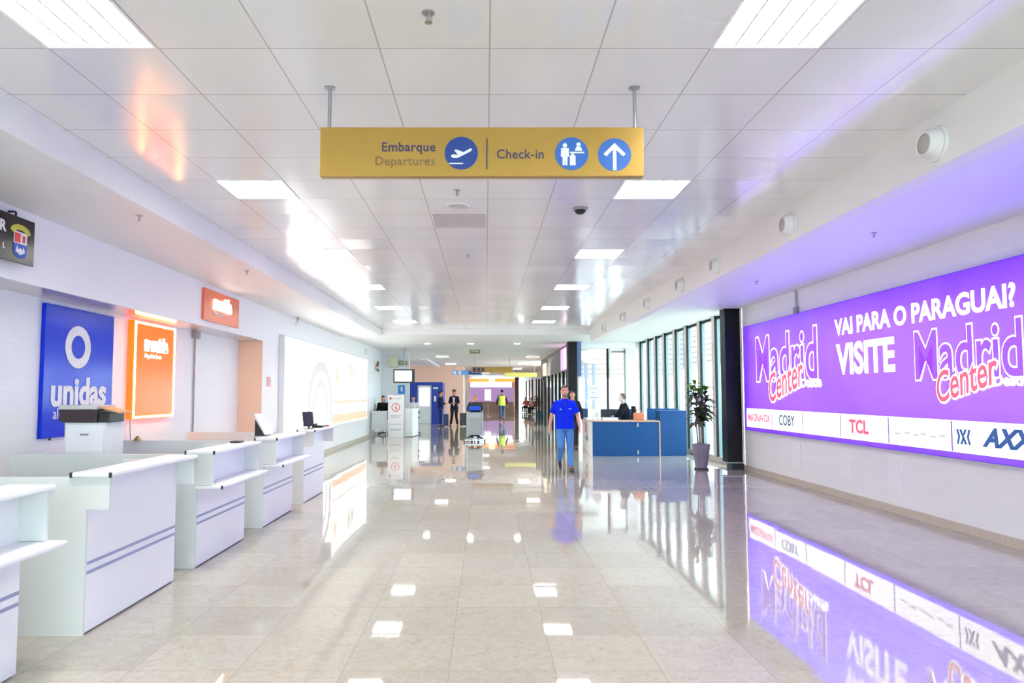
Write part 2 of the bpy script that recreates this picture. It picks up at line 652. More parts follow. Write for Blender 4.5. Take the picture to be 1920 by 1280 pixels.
for (x, y, z, l) in ((-0.29, 3.50, 3.525, 'small sprinkler head on the ceiling nearest the top edge of the photo'),
                     (-0.27, 6.65, 3.525, 'sprinkler head on the ceiling tiles just beyond the golden sign'),
                     (-0.25, 9.8, 3.525, 'sprinkler head on the ceiling beyond the blank access tile'),
                     (-3.33, 6.73, 3.30, 'sprinkler head under the left side ceiling beside the coat of arms sign'),
                     (-3.31, 9.76, 3.30, 'sprinkler head under the left side ceiling near the orange wall sign'),
                     (4.42, 7.97, 3.42, 'sprinkler head on the right side ceiling above the purple billboard, nearer one'),
                     (4.41, 11.44, 3.42, 'sprinkler head on the right side ceiling above the purple billboard, farther one')):
    sprinkler(x, y, z, l)
t = thing('ceiling_speaker', (-0.28, 7.20, 3.525), 'round pale flat speaker in the ceiling beyond the golden sign', 'speaker')
MB().cyl((-0.28, 7.20, 3.525), (-0.28, 7.20, 3.512), 0.125, 0.115, 36).build('rim', WPLAST, t)
MB().cyl((-0.28, 7.20, 3.514), (-0.28, 7.20, 3.507), 0.105, 0.10, 36).build('grille', mat('speaker_mesh', (200, 198, 196), 0.6), t)
tag(MB().box(-0.57, 0.0, 7.56, 8.15, 3.517, 3.524, 0.002).build('access_panel', mat('matt_grey_panel', (196, 192, 189), 0.55)),
    'matt grey access panel in the ceiling behind the round speaker', 'access panel')
t = thing('ceiling_camera', (0.99, 7.3, 3.525), 'small dark dome camera on the ceiling right of the hall centre', 'security camera')
MB().cyl((0.99, 7.3, 3.525), (0.99, 7.3, 3.50), 0.085, 0.075, 28).build('base', GPLAST, t)
MB().ball((0.99, 7.3, 3.50), 0.06, 0.06, 0.045).build('dome', BLACK, t, smooth=True)

# air nozzles on the right downstand
np_ = None
for i, (y, l) in enumerate(((4.8, 'largest and nearest'), (7.14, 'second'), (9.43, 'third'), (11.15, 'fourth'), (13.44, 'fifth'), (15.8, 'sixth'), (18.3, 'farthest'))):
    lab = 'round white air nozzle on the right downstand beam, %s of the row' % l
    if np_ is None:
        x, z = 3.12, 3.31
        np_ = thing('air_nozzle', (x, y, z), lab, 'air vent', 'round jet air nozzles on the beam')
        MB().cyl((x, y, z), (x - 0.02, y, z), 0.125, 0.12, 36).build('flange', WPLAST, np_)
        b = MB()
        b.bm.verts.ensure_lookup_table()
        b.cyl((x - 0.02, y, z), (x - 0.10, y, z), 0.105, 0.085, 36, cap=False)
        b.cyl((x - 0.10, y, z), (x - 0.095, y, z), 0.085, 0.07, 36, cap=False)
        b.build('nozzle', WPLAST, np_, smooth=True)
        MB().cyl((x - 0.08, y, z), (x - 0.088, y, z), 0.086, 0.082, 30).build('grille', mat('nozzle_mesh', (188, 185, 180), 0.6), np_)
    else:
        c = copy_tree(np_)
        c.location = (3.12, y, 3.31)
        c['label'] = lab

# ------------------------------------------------------------------ hanging golden sign
GOLD = mat('gold_metal_sheet', (164, 128, 54), 0.38, metal=0.45, spec=0.6)
NAVY = mat('navy_vinyl', (24, 58, 140), 0.4)
BLUEV = mat('mid_blue_vinyl', (40, 96, 178), 0.4)
DARKV = mat('dark_violet_vinyl', (62, 50, 84), 0.4)
THINV = mat('thin_brown_vinyl', (112, 88, 56), 0.4)
WV = mat('white_vinyl', (240, 240, 240), 0.4)
YS = 4.35
t = thing('hanging_sign', (-0.02, YS, 2.945), 'golden hanging sign with departures and check-in wording under the ceiling', 'sign')
MB().box(-1.035, 0.99, YS, YS + 0.07, 2.945, 3.255, 0.003).build('panel', GOLD, t)
for x in (-0.985, 0.945):
    MB().cyl((x, YS + 0.035, 3.25), (x, YS + 0.035, 3.525), 0.011, n=14).build('rod', STEEL, t)
    MB().cyl((x, YS + 0.035, 3.525), (x, YS + 0.035, 3.518), 0.035, n=20).build('ceiling_plate', STEEL, t)


def sg(px, py):
    """pixel on the sign plane -> (x, z)"""
    return ((px - 910) / F_PX * YS, EYE + (739 - py) / F_PX * YS * (1.004))


F0 = fr('F', 0, YS - 0.001, 0)
x, z = sg(815, 277)
text('Embarque', 'lettering', DARKV, t, fr('F', x, YS, z), 0.082, 0.001, 'RIGHT', 0.97, 0.0016, spacing=1.06)
x, z = sg(815, 304)
text('Departures', 'lettering', THINV, t, fr('F', x, YS, z), 0.08, 0.001, 'RIGHT', 0.98, 0.0, spacing=1.05)
x, z = sg(931, 291)
text('Check-in', 'lettering', DARKV, t, fr('F', x, YS, z), 0.082, 0.001, 'LEFT', 0.95, 0.0012, spacing=1.06)
x, z = sg(913, 282)
MB().rect(x - 0.004, x + 0.004, z - 0.10, z + 0.10, F0, 0.003).build('divider_line', DARKV, t)


def picto(cxp, cyp, m, shapes):
    x, z = sg(cxp, cyp)
    M = fr('F', x, YS, z)
    d = MB().disc(0, 0, 0.104, M, 0.003).build('pictogram', m, t)
    M2 = fr('F', x, YS - 0.003, z)
    g = MB()
    for s in shapes:
        if s[0] == 'd':
            g.disc(s[1], s[2], s[3], M2, 0.002, n=20)
        else:
            g.prism(s[1], M2, 0.002)
    g.build('symbol', WV, d)


picto(864, 281, NAVY, [('p', [(-0.066, -0.02), (-0.056, -0.008), (-0.02, -0.012), (-0.045, 0.018), (-0.03, 0.022), (0.015, 0.006), (0.058, 0.03), (0.068, 0.026), (0.06, 0.012), (-0.02, -0.03), (-0.05, -0.032)]),
                       ('p', [(-0.078, -0.062), (0.012, -0.062), (0.012, -0.070), (-0.072, -0.070)])])
picto(1075, 282, BLUEV, [('d', -0.042, 0.052, 0.014), ('p', [(-0.066, 0.036), (-0.018, 0.036), (-0.016, -0.02), (-0.026, -0.02), (-0.028, -0.075), (-0.04, -0.075), (-0.042, -0.03), (-0.044, -0.075), (-0.057, -0.075), (-0.058, -0.02), (-0.068, -0.02)]),
                         ('d', 0.043, 0.058, 0.013), ('p', [(0.02, 0.018), (0.066, 0.018), (0.058, 0.043), (0.028, 0.043)]),
                         ('p', [(-0.01, 0.012), (0.078, 0.012), (0.078, 0.002), (-0.01, 0.002)]),
                         ('p', [(-0.012, -0.012), (0.024, -0.012), (0.024, -0.075), (-0.012, -0.075)]),
                         ('p', [(-0.002, 0.0), (0.014, 0.0), (0.014, -0.011), (-0.002, -0.011)])])
picto(1157, 284, BLUEV, [('p', [(0, 0.074), (0.07, 0.004), (0.052, -0.012), (0.011, 0.03), (0.011, -0.10), (-0.011, -0.10), (-0.011, 0.03), (-0.052, -0.012), (-0.07, 0.004)])])

# ------------------------------------------------------------------ purple billboard
XB = 5.40
BY0, BY1, BZ0, BZ1 = 4.4, 14.8, 0.85, 2.99
t = thing('backlit_billboard', (5.45, (BY0 + BY1) / 2, BZ0), 'long purple backlit billboard with white lettering on the right wall', 'billboard')
PURP = mat_backlit('purple_backlit_print', (0.25, 0.066, 1.8, 1), (0.12, 0.014, 1.4, 1), 1.0, BY0 - (BY0 + BY1) / 2, BY1 - (BY0 + BY1) / 2, 0, BZ1 - BZ0)
WGLOW = mat('white_backlit_print', (250, 250, 250), 0.4, emit=(255, 255, 255), es=0.85)
PINKG = mat('pink_backlit_print', (90, 30, 45), 0.4, emit=(236, 84, 120), es=0.7)
PURPL = mat('violet_backlit_print', (40, 24, 70), 0.4, emit=(150, 70, 255), es=0.72)
BLUEG = mat('blue_backlit_print', (8, 30, 60), 0.4, emit=(16, 76, 150), es=0.6)
GREYG = mat('slate_backlit_print', (30, 40, 50), 0.4, emit=(70, 92, 120), es=0.6)
FAINT = mat('faint_backlit_print', (70, 70, 75), 0.4, emit=(190, 184, 196), es=0.7)
MB().box(XB + 0.002, 5.498, BY0, BY1, BZ0, BZ1).build('light_box', mat('purple_frame', (110, 50, 210), 0.4), t)
MB().box(XB, XB + 0.002, BY0 + 0.02, BY1 - 0.02, BZ0 + 0.01, BZ1 - 0.01).build('backlit_print', PURP, t)


def FR(y, z, k=0):
    return fr('R', XB - 0.001 - k * 0.003, y, z)


b = MB()
b.prism([(0, 0), (14.70 - BY0 - 0.05, 0), (14.70 - BY0 - 0.05, 0.355), (0, 0.375)], FR(14.70, 0.925), 0.002)
b.build('brand_strip', WGLOW, t)
for k in range(1, 8):
    y = 14.70 - 1.29 * k
    MB().rect(-0.012, 0.012, 0.005, 0.352, FR(y, 0.925, 1), 0.002).build('strip_divider', mat('violet_line', (110, 80, 160), 0.4, emit=(120, 80, 190), es=0.35), t)


def madrid(y, z, s, w_):
    """logo: outlined condensed word, its script subtitle overlapping below"""
    cap = s
    size = cap / 0.73
    m = text('Madrid', 'lettering', WGLOW, t, FR(y, z, 1), size, 0.001, 'LEFT', w_, 0.052 * s)
    text('Madrid', 'lettering_fill', PURPL, t, FR(y, z, 2.2), size, 0.001, 'LEFT', w_, 0.018 * s)
    MC = FR(y - 0.72 * s, z - 0.50 * s, 3.2) @ Matrix.Rotation(math.radians(13), 4, 'Z')
    text('Center', 'lettering', WGLOW, t, MC, size * 0.60, 0.001, 'LEFT', 0.72, 0.05 * s, 0.35)
    text('Center', 'lettering_fill', PINKG, t, MC @ Matrix.Translation((0, 0, 0.004)), size * 0.60, 0.001, 'LEFT', 0.72, 0.010 * s, 0.35)
    text('Desde', 'lettering', WGLOW, t, FR(y - 2.27 * s, z - 0.17 * s, 1), size * 0.2, 0.001, 'LEFT', 1.2, 0.012 * s)
    return m


madrid(14.15, 1.86, 0.88, 0.78)
madrid(8.93, 1.78, 0.61, 0.78)
text('VAI PARA O PARAGUAI?', 'lettering', WGLOW, t, FR(10.90, 2.49, 1), 0.34, 0.001, 'LEFT', 1.02, 0.011)
text('VISITE', 'lettering', WGLOW, t, FR(10.86, 1.905, 1), 0.62, 0.001, 'LEFT', 0.92, 0.022)
text('MAGNAVOX', 'lettering', PINKG, t, FR(14.62, 1.05, 1), 0.21, 0.001, 'LEFT', 0.92, 0.006)
text('COBY', 'lettering', GREYG, t, FR(13.1, 1.03, 1), 0.26, 0.001, 'LEFT', 0.95, 0.006)
text('TCL', 'lettering', PINKG, t, FR(10.56, 1.03, 1), 0.26, 0.001, 'LEFT', 1.1, 0.011)
g = MB()
for k, q in enumerate((0, 0.22, 0.40, 0.55, 0.74, 0.92)):
    g.rect(q, q + 0.12, 0.02 * (k % 2), 0.03 + 0.02 * (k % 2), FR(9.4, 1.06, 1), 0.002)
g.build('lettering', FAINT, t)
text('AXXIS', 'lettering', BLUEG, t, FR(7.72, 1.03, 1), 0.27, 0.001, 'LEFT', 1.15, 0.013, 0.35)
g = MB()
ME = FR(8.05, 1.02, 1)
for sgn in (-1, 1):
    g.prism([(sgn * 0.12, 0.17), (sgn * 0.085, 0.17), (sgn * 0.055, 0.085), (sgn * 0.085, 0), (sgn * 0.12, 0), (sgn * 0.09, 0.085)], ME, 0.002)
g.prism([(-0.07, 0.17), (-0.03, 0.17), (0.06, 0.0), (0.02, 0.0)], ME, 0.002)
g.prism([(0.02, 0.17), (0.06, 0.17), (0.02, 0.10), (-0.005, 0.12)], ME, 0.002)
g.prism([(-0.06, 0.0), (-0.02, 0.0), (0.0, 0.05), (-0.02, 0.07)], ME, 0.002)
g.build('emblem', BLUEG, t)
t = thing('wall_conduit', (5.46, 12.42, 2.99), 'thin grey conduit and box above the purple billboard', 'conduit')
MB().cyl((5.47, 12.42, 3.06), (5.47, 12.42, 3.42), 0.018, n=12).build('pipe', STEEL, t)
MB().box(5.44, 5.50, 12.36, 12.48, 2.992, 3.12, 0.004).build('junction_box', GPLAST, t)
for (y, l) in ((12.6, 'farther'), (10.9, 'middle'), (9.6, 'nearer')):
    tag(MB().box(5.487, 5.5, y - 0.16, y + 0.16, 0.30, 0.72, 0.002).build('wall_hatch', WHITE), 'shallow white hatch low on the wall under the purple billboard, %s of three' % l, 'hatch', 'white wall hatches')

# ------------------------------------------------------------------ left wall signs
LZ = -4.78
UN = mat('royal_blue_gloss_panel', (2, 42, 200), 0.14, spec=0.25)
t = thing('rental_sign', (LZ + 0.03, 8.3, 1.10), 'tall glossy blue panel with white ring logo on the recessed wall', 'sign')
MB().box(LZ + 0.002, LZ + 0.05, 7.6, 9.0, 1.11, 2.57, 0.003).build('panel', UN, t)
ML = lambda y, z, k=0: fr('L', LZ + 0.051 + k, y, z)
MB().ring(0, 0, 0.255, 0.245, 0.115, 0.11, ML(8.22, 2.13), 0.006).build('ring_logo', WV, t)
text('unidas', 'lettering', WV, t, ML(7.72, 1.465), 0.445, 0.003, 'LEFT', 1.0, 0.016, spacing=1.0)
text('alug', 'lettering', WV, t, ML(7.78, 1.315), 0.17, 0.002, 'LEFT', 0.95, 0.0)
text('m', 'lettering', WV, t, ML(8.72, 1.26), 0.15, 0.002, 'LEFT', 0.9, 0.0)
for y in (7.78, 8.9):
    MB().cyl((LZ + 0.03, y, 1.11), (LZ + 0.03, y, 1.085), 0.012, n=10).build('foot_bolt', BLACK, t)

OR1 = mat('orange_backlit_acrylic', (200, 62, 6), 0.2, spec=0.2, emit=(255, 84, 4), es=1.1)
OR2 = mat('orange_side_acrylic', (240, 90, 20), 0.3, emit=(255, 84, 6), es=1.2)
WARM = mat('warm_white_light_strip', (255, 245, 220), 0.4, emit=(255, 190, 110), es=12)
LOGOG = mat('white_lit_letters', (255, 255, 255), 0.4, emit=(255, 250, 245), es=1.6)
t = thing('rental_lightbox', (-4.73, 10.07, 1.25), 'orange backlit panel with glowing edges and white lettering on the recessed wall', 'illuminated sign')
Ya, Yb, Za, Zb = 9.45, 10.69, 1.255, 2.58
MB().box(LZ + 0.002, -4.69, Ya, Yb, Za, Zb).build('casing', OR2, t)
MB().box(-4.69, -4.68, Ya + 0.04, Yb - 0.06, Za + 0.04, Zb - 0.04).build('face', OR1, t)
g = MB()
g.box(-4.689, -4.675, Ya + 0.01, Ya + 0.035, Za + 0.01, Zb - 0.01)
g.box(-4.689, -4.675, Yb - 0.055, Yb - 0.01, Za + 0.01, Zb - 0.01)
g.box(-4.689, -4.675, Ya + 0.035, Yb - 0.055, Zb - 0.035, Zb - 0.01)
g.box(-4.689, -4.675, Ya + 0.035, Yb - 0.055, Za + 0.01, Za + 0.035)
g.build('light_strip', WARM, t)
text('movida', 'lettering', LOGOG, t, fr('L', -4.679, 9.72, 2.20), 0.25, 0.004, 'LEFT', 0.95, 0.022)
text('Aluguel de Carros', 'lettering', LOGOG, t, fr('L', -4.679, 9.72, 2.09), 0.085, 0.002, 'LEFT', 0.8, 0.001)
tag(MB().tube([(-4.74, 9.5, 1.25), (-4.74, 9.52, 1.05), (-4.72, 9.5, 0.95)], 0.006).build('power_cable', GPLAST), 'thin cable hanging from the orange backlit panel', 'cable')

OR3 = mat('orange_acrylic_plate', (236, 112, 66), 0.25, spec=0.6)
t = thing('wall_sign', (-4.30, 11.5, 2.72), 'small flat orange sign high on the left wall above the recess', 'sign')
MB().box(-4.318, -4.28, 10.74, 12.26, 2.725, 3.215, 0.003).build('plate', OR3, t)
text('movida', 'lettering', LOGOG, t, fr('L', -4.279, 11.10, 2.94), 0.27, 0.01, 'LEFT', 0.95, 0.022)
text('Aluguel de Carros', 'lettering', WV, t, fr('L', -4.279, 11.08, 2.84), 0.085, 0.003, 'LEFT', 0.8, 0.0)

DK = mat('dark_brown_gloss', (38, 28, 28), 0.2, spec=0.3)
t = thing('hanging_sign', (-4.2, 5.6, 2.76), 'dark hanging sign with a coat of arms by the upper left wall', 'sign')
MB().box(-4.23, -4.20, 4.6, 6.53, 2.765, 3.18, 0.003).build('panel', DK, t)
for y in (4.9, 6.28):
    MB().tube([(-4.215, y, 3.17), (-4.215, y + 0.0, 3.215), (-4.26, y + 0.05, 3.235), (-4.32, y + 0.05, 3.235)], 0.009).build('hook', BLACKM, t)
MS = fr('L', -4.199, 6.33, 2.955) @ Matrix.Scale(0.9, 4)
YEL = mat('yellow_enamel', (196, 190, 60), 0.4)
REDE = mat('red_enamel', (220, 60, 52), 0.4)
BLE = mat('blue_enamel', (22, 70, 170), 0.4)
arc = [(0.145 * math.cos(a) * 1.05, 0.10 + 0.075 * math.sin(a)) for a in [PI * k / 10 for k in range(11)]]
arc += [(0.125 * math.cos(a) * 0.8, 0.075 + 0.045 * math.sin(a)) for a in [PI - PI * k / 10 for k in range(11)]]
MB().prism(arc, MS, 0.004).build('emblem_crown', YEL, t)
MB().prism([(-0.10, 0.10), (0.10, 0.10), (0.10, -0.02), (-0.10, -0.02)], MS, 0.003).build('emblem_field', WV, t)
MB().rect(-0.09, -0.005, -0.01, 0.085, (fr('L', -4.196, 6.33, 2.955) @ Matrix.Scale(0.9, 4)), 0.003).rect(0.03, 0.065, 0.0, 0.07, (fr('L', -4.196, 6.33, 2.955) @ Matrix.Scale(0.9, 4)), 0.003).build('emblem_quarter', REDE, t)
MB().prism([(0.10, -0.02), (-0.10, -0.02), (-0.105, -0.09)] + [(0.105 * math.cos(a), -0.09 + 0.075 * math.sin(a)) for a in [PI + PI * k / 10 for k in range(11)]], MS, 0.003).build('emblem_base', BLE, t)
MB().prism([(-0.07, -0.10), (-0.05, -0.04), (-0.03, -0.08), (0, -0.06), (0.03, -0.08), (0.05, -0.04), (0.07, -0.10), (0.0, -0.13)], (fr('L', -4.196, 6.33, 2.955) @ Matrix.Scale(0.9, 4)), 0.003).build('emblem_waves', WV, t)
text('R', 'lettering', WV, t, fr('L', -4.199, 6.13, 3.01), 0.135, 0.002, 'RIGHT', 1.0, 0.004)
text('L', 'lettering', WV, t, fr('L', -4.199, 6.13, 2.86), 0.07, 0.002, 'RIGHT', 1.0, 0.002)

# white lightbox
PW = mat('bleached_backlit_print', (255, 255, 255), 0.4, emit=(255, 254, 252), es=1.1)
t = thing('backlit_billboard', (-4.26, 20.1, 0.70), 'large bleached white backlit advert box on the left wall', 'billboard')
MB().box(-4.319, -4.205, 14.82, 25.3, 0.70, 2.84, 0.004).build('light_box', WPLAST, t)
MB().box(-4.205, -4.20, 14.88, 25.24, 0.74, 2.80).build('backlit_print', PW, t)
MW = lambda y, z: fr('L', -4.199, y, z)
FG = mat('faint_grey_print', (60, 60, 60), 0.4, emit=(200, 203, 203), es=0.62)
FP = mat('faint_peach_print', (80, 60, 50), 0.4, emit=(246, 190, 150), es=0.66)
FB = mat('faint_beige_print', (70, 65, 60), 0.4, emit=(215, 200, 178), es=0.62)


def arch(cx, z0, rx, h, wd, m, d):
    pts = []
    n = 20
    for k in range(n + 1):
        a = PI * k / n
        pts.append((cx - rx * math.cos(a), z0 + h * 0.35 + h * 0.65 * math.sin(a)))
    pts = [(cx - rx, z0)] + pts + [(cx + rx, z0)]
    inn = []
    for k in range(n + 1):
        a = PI - PI * k / n
        inn.append((cx - (rx - wd) * math.cos(a), z0 + h * 0.35 + (h * 0.65 - wd) * math.sin(a)))
    inn = [(cx + rx - wd, z0)] + inn + [(cx - rx + wd, z0)]
    b = MB()
    P = pts
    Q = list(reversed(inn))
    M = MW(0, 0)
    for i in range(len(P) - 1):
        b.prism([P[i], P[i + 1], Q[i + 1], Q[i]], M, d)
    return b.build('arch_print', m, t)


arch(18.15, 0.80, 1.35, 1.62, 0.26, FG, 0.002)
arch(18.15, 0.80, 0.85, 1.15, 0.16, FG, 0.002)
MB().rect(19.6, 25.2, 1.32, 1.42, MW(0, 0), 0.001).build('band_print', FB, t)
MB().rect(19.6, 25.2, 0.78, 1.02, MW(0, 0), 0.001).build('band_print', FP, t)
text('A', 'lettering', FP, t, MW(19.9, 1.85), 0.9, 0.002, 'LEFT', 0.75, 0.03)
text('PA', 'lettering', FB, t, MW(21.9, 1.95), 0.75, 0.002, 'LEFT', 1.1, 0.03)
text('M', 'lettering', FB, t, MW(22.6, 1.6), 0.4, 0.001, 'LEFT', 0.9, 0)

tag(MB().box(-4.318, -4.30, 14.02, 14.24, 1.74, 1.93, 0.003).build('notice', mat('faded_pink_notice', (226, 168, 170), 0.5)), 'small faded pink notice on the wall beside the white advert box', 'notice')
t = thing('security_camera', (-4.27, 15.8, 3.2), 'small wall camera above the near end of the white advert box', 'security camera')
MB().cyl((-4.2, 15.8, 3.2), (-4.2, 15.8, 3.30), 0.012, n=10).box(-4.23, -4.17, 15.77, 15.83, 3.28, 3.299).build('bracket', GPLAST, t)
MB().ball((-4.2, 15.8, 3.17), 0.06, 0.06, 0.055).build('dome', WPLAST, t, smooth=True)
tag(MB().box(-4.319, -4.27, 25.45, 25.75, 3.02, 3.22, 0.01).build('emergency_light', WPLAST), 'small white emergency light high above the far end of the advert box', 'emergency light')
t = thing('wall_sign', (-4.30, 28.2, 2.5), 'small sign of dark and red lettering near the far left corner', 'sign')
MB().box(-4.319, -4.30, 27.4, 28.9, 2.42, 2.95, 0.002).build('plate', WPLAST, t)
g = MB()
Mq = fr('L', -4.299, 27.5, 2.45)
g.prism([(0.5, 0.05), (1.2, 0.05), (1.2, 0.15), (0.5, 0.17)], Mq, 0.003)
g.prism([(0.35, 0.24), (0.95, 0.22), (1.25, 0.42), (0.8, 0.48)], Mq, 0.003)
g.build('dark_mark', mat('charcoal_vinyl', (50, 40, 48), 0.4), t)
MB().prism([(0.05, 0.10), (0.35, 0.12), (0.7, 0.40), (0.4, 0.36)], Mq, 0.004).build('red_mark', REDE, t)

# conduit and cables in the recess
t = thing('wall_conduit', (-4.74, 11.6, 0), 'slim vertical grey conduit with a box on the recessed wall', 'conduit')
MB().cyl((-4.76, 11.6, 0.0), (-4.76, 11.6, 2.50), 0.013, n=10).build('pipe', GPLAST, t)
MB().box(-4.779, -4.71, 11.5, 11.7, 2.50, 2.61, 0.004).build('junction_box', GPLAST, t)

# ------------------------------------------------------------------ rental counters
XF = -2.65
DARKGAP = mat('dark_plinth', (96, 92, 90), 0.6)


def station(y0, y1, kind, label):
    t = thing('service_counter', (-2.9, (y0 + y1) / 2, 0), label, 'counter', 'white rental counters along the left wall')
    MB().box(-4.36, XF, y0, y0 + 0.025, 0, 1.035).build('end_panel', LAMG, t)
    MB().box(-3.10, XF - 0.026, y1 - 0.03, y1, 0, 1.03, 0.002).build('end_panel', LAMG, t)
    MB().box(XF - 0.025, XF, y0 + 0.0255, y1, 0.012, 1.035).build('front_panel', LAM, t)
    for z in (0.40, 0.462):
        MB().box(XF, XF + 0.002, y0 + 0.028, y1 - 0.002, z - 0.011, z + 0.011).build('inlay_stripe', STRIPE, t)
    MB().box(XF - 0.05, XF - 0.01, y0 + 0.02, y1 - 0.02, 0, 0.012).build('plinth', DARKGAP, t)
    sh = MB().box(-2.75, -2.48, y0 - 0.03, y1 + 0.03, 1.036, 1.066, 0.008).build('top_shelf', LAM, t)
    for x in (-2.745, -2.485):
        MB().cyl((x, y0 - 0.026, 1.034), (x, y0 - 0.026, 1.068), 0.010, n=12).build('corner_cap', BLACK, sh)
    zb = 0.82 if kind == 'high' else 0.752
    for y in (y0, y1 - 0.02):
        MB().box(XF, -2.50, y, y + 0.02, zb, 1.036, 0.001).build('bracket', LAMG, t)
    if kind == 'low':
        ls = MB().box(XF + 0.002, -2.40, y0 - 0.03, y1 + 0.03, 0.722, 0.750, 0.008).build('lower_shelf', LAM, t)
        MB().cyl((-2.405, y0 - 0.026, 0.720), (-2.405, y0 - 0.026, 0.752), 0.010, n=12).build('corner_cap', BLACK, ls)
    MB().box(-3.30, XF - 0.026, y0 + 0.03, y1 - 0.03, 0.72, 0.745, 0.002).build('work_surface', LAM, t)
    return t


station(2.76, 4.11, 'low', 'white rental counter nearest the camera, cut by the left frame edge')
station(4.77, 6.14, 'high', 'white rental counter with the tall plain front, second from the camera')
station(6.57, 7.90, 'low', 'white rental counter with a low ledge, just behind the tall plain one')
station(8.53, 9.84, 'low', 'white rental counter carrying the tilted screen')
station(10.42, 11.73, 'high', 'white rental counter farthest from the camera, with black monitor and phone')
tag(MB().tube([(-2.49, 2.9, 0.715), (-2.47, 3.3, 0.70), (-2.5, 3.75, 0.715)], 0.004).build('cable', WPLAST), 'thin white cable under the ledge of the nearest counter', 'cable')

# printer on cabinet
t = thing('filing_cabinet', (-4.03, 7.35, 0), 'white cabinet under the printer in front of the blue panel', 'cabinet')
MB().box(-4.25, -3.83, 7.2, 7.55, 0, 1.30, 0.004).build('body', LAMG, t)
for z in (0.35, 0.75, 1.12):
    d = MB().box(-4.23, -3.85, 7.19, 7.199, z - 0.16, z + 0.16, 0.001).build('drawer', LAM, t)
    MB().box(-4.08, -4.0, 7.178, 7.189, z + 0.05, z + 0.07).build('handle', GPLAST, d)
t = thing('printer', (-4.05, 7.36, 1.30), 'dark and white office printer with open tray on the cabinet by the blue panel', 'printer')
MB().box(-4.30, -3.92, 7.18, 7.55, 1.302, 1.43, 0.006).build('body', mat('dark_brown_plastic', (48, 34, 34), 0.35), t)
MB().box(-3.915, -3.80, 7.20, 7.5, 1.302, 1.40, 0.006).build('side_unit', BLACK, t)
MB().box(-4.31, -3.92, 7.18, 7.55, 1.432, 1.475, 0.006).build('lid', mat('printer_lid', (205, 205, 200), 0.4), t)
o = MB()
o.box(0, 0.22, 7.22, 7.48, -0.008, 0.008, 0.002)
for v in o.bm.verts:
    x, z = v.co.x, v.co.z
    v.co.x = -3.93 + x * 0.95
    v.co.z = 1.455 + z - x * 0.25
o.build('paper_tray', mat('orange_lit_tray', (196, 150, 104), 0.4), t)  # orange light on the tray is put into its colour
t = thing('side_table', (-3.95, 6.95, 0), 'low white side table top beside the printer cabinet', 'table')
MB().box(-4.35, -3.55, 6.64, 7.1, 0.965, 0.99, 0.003).build('table_top', LAM, t)
for (x, y) in ((-4.3, 6.68), (-3.6, 6.68), (-4.3, 7.06), (-3.6, 7.06)):
    MB().box(x - 0.02, x + 0.02, y - 0.02, y + 0.02, 0, 0.965).build('leg', LAMG, t)

# screens and desk clutter
t = thing('touch_monitor', (-2.78, 8.85, 1.066), 'tilted white backed touch screen on the fourth counter', 'monitor')
o = MB()
o.box(-0.10, 0.10, -0.012, 0.012, 0, 0.30, 0.003)
o.bm.transform(Matrix.Translation((-2.70, 8.9, 1.085)) @ Matrix.Rotation(math.radians(78), 4, 'Z') @ Matrix.Rotation(math.radians(-32), 4, 'X'))
o.build('screen_back', WPLAST, t)
o = MB()
o.prism([(-0.0, 0), (0.13, 0), (0.0, 0.20)], fr('F', -2.845, 8.80, 1.068), -0.12)
o.build('stand', BLACK, t)
MB().box(-2.86, -2.70, 8.78, 8.96, 1.066, 1.074, 0.002).build('base', GPLAST, t)
t = thing('desktop_monitor', (-2.70, 10.75, 1.066), 'black monitor seen from behind on the farthest counter', 'monitor')
o = MB()
o.box(-0.10, 0.10, -0.015, 0.015, 0.035, 0.26, 0.004)
o.bm.transform(Matrix.Translation((-2.66, 10.75, 1.066)) @ Matrix.Rotation(math.radians(62), 4, 'Z') @ Matrix.Rotation(math.radians(-8), 4, 'X'))
o.build('screen', BLACK, t)
MB().cyl((-2.66, 10.75, 1.068), (-2.66, 10.75, 1.12), 0.015, n=10).build('neck', BLACK, t)
MB().cyl((-2.66, 10.75, 1.066), (-2.66, 10.75, 1.074), 0.075, n=24).build('base', BLACK, t)
t = thing('desk_phone', (-2.58, 11.2, 1.066), 'black desk phone beside the monitor on the farthest counter', 'telephone')
MB().box(-2.70, -2.54, 11.08, 11.32, 1.067, 1.10, 0.01).build('body', BLACK, t)
MB().tube([(-2.67, 11.10, 1.115), (-2.67, 11.30, 1.115)], 0.016).build('handset', BLACK, t)
MB().cyl((-2.53, 11.16, 1.095), (-2.515, 11.16, 1.10), 0.022, n=14).build('dial', STEEL, t)
tag(MB().box(-2.62, -2.54, 11.55, 11.63, 1.067, 1.09, 0.004).build('card_reader', mat('dark_red_plastic', (130, 36, 50), 0.4)), 'small dark red device at the far end of the last counter', 'card reader')
tag(MB().box(-2.72, -2.62, 7.6, 7.75, 1.067, 1.085, 0.004).build('stapler', BLACK), 'small flat black item on the third counter shelf', 'stapler')
tag(MB().cyl((-4.15, 8.515, 1.036), (-4.15, 8.515, 1.09), 0.05, 0.01, 16).build('tape_dispenser', mat('mustard_plastic', (150, 130, 60), 0.4)), 'small mustard cone on the partition below the orange panel', 'tape dispenser')

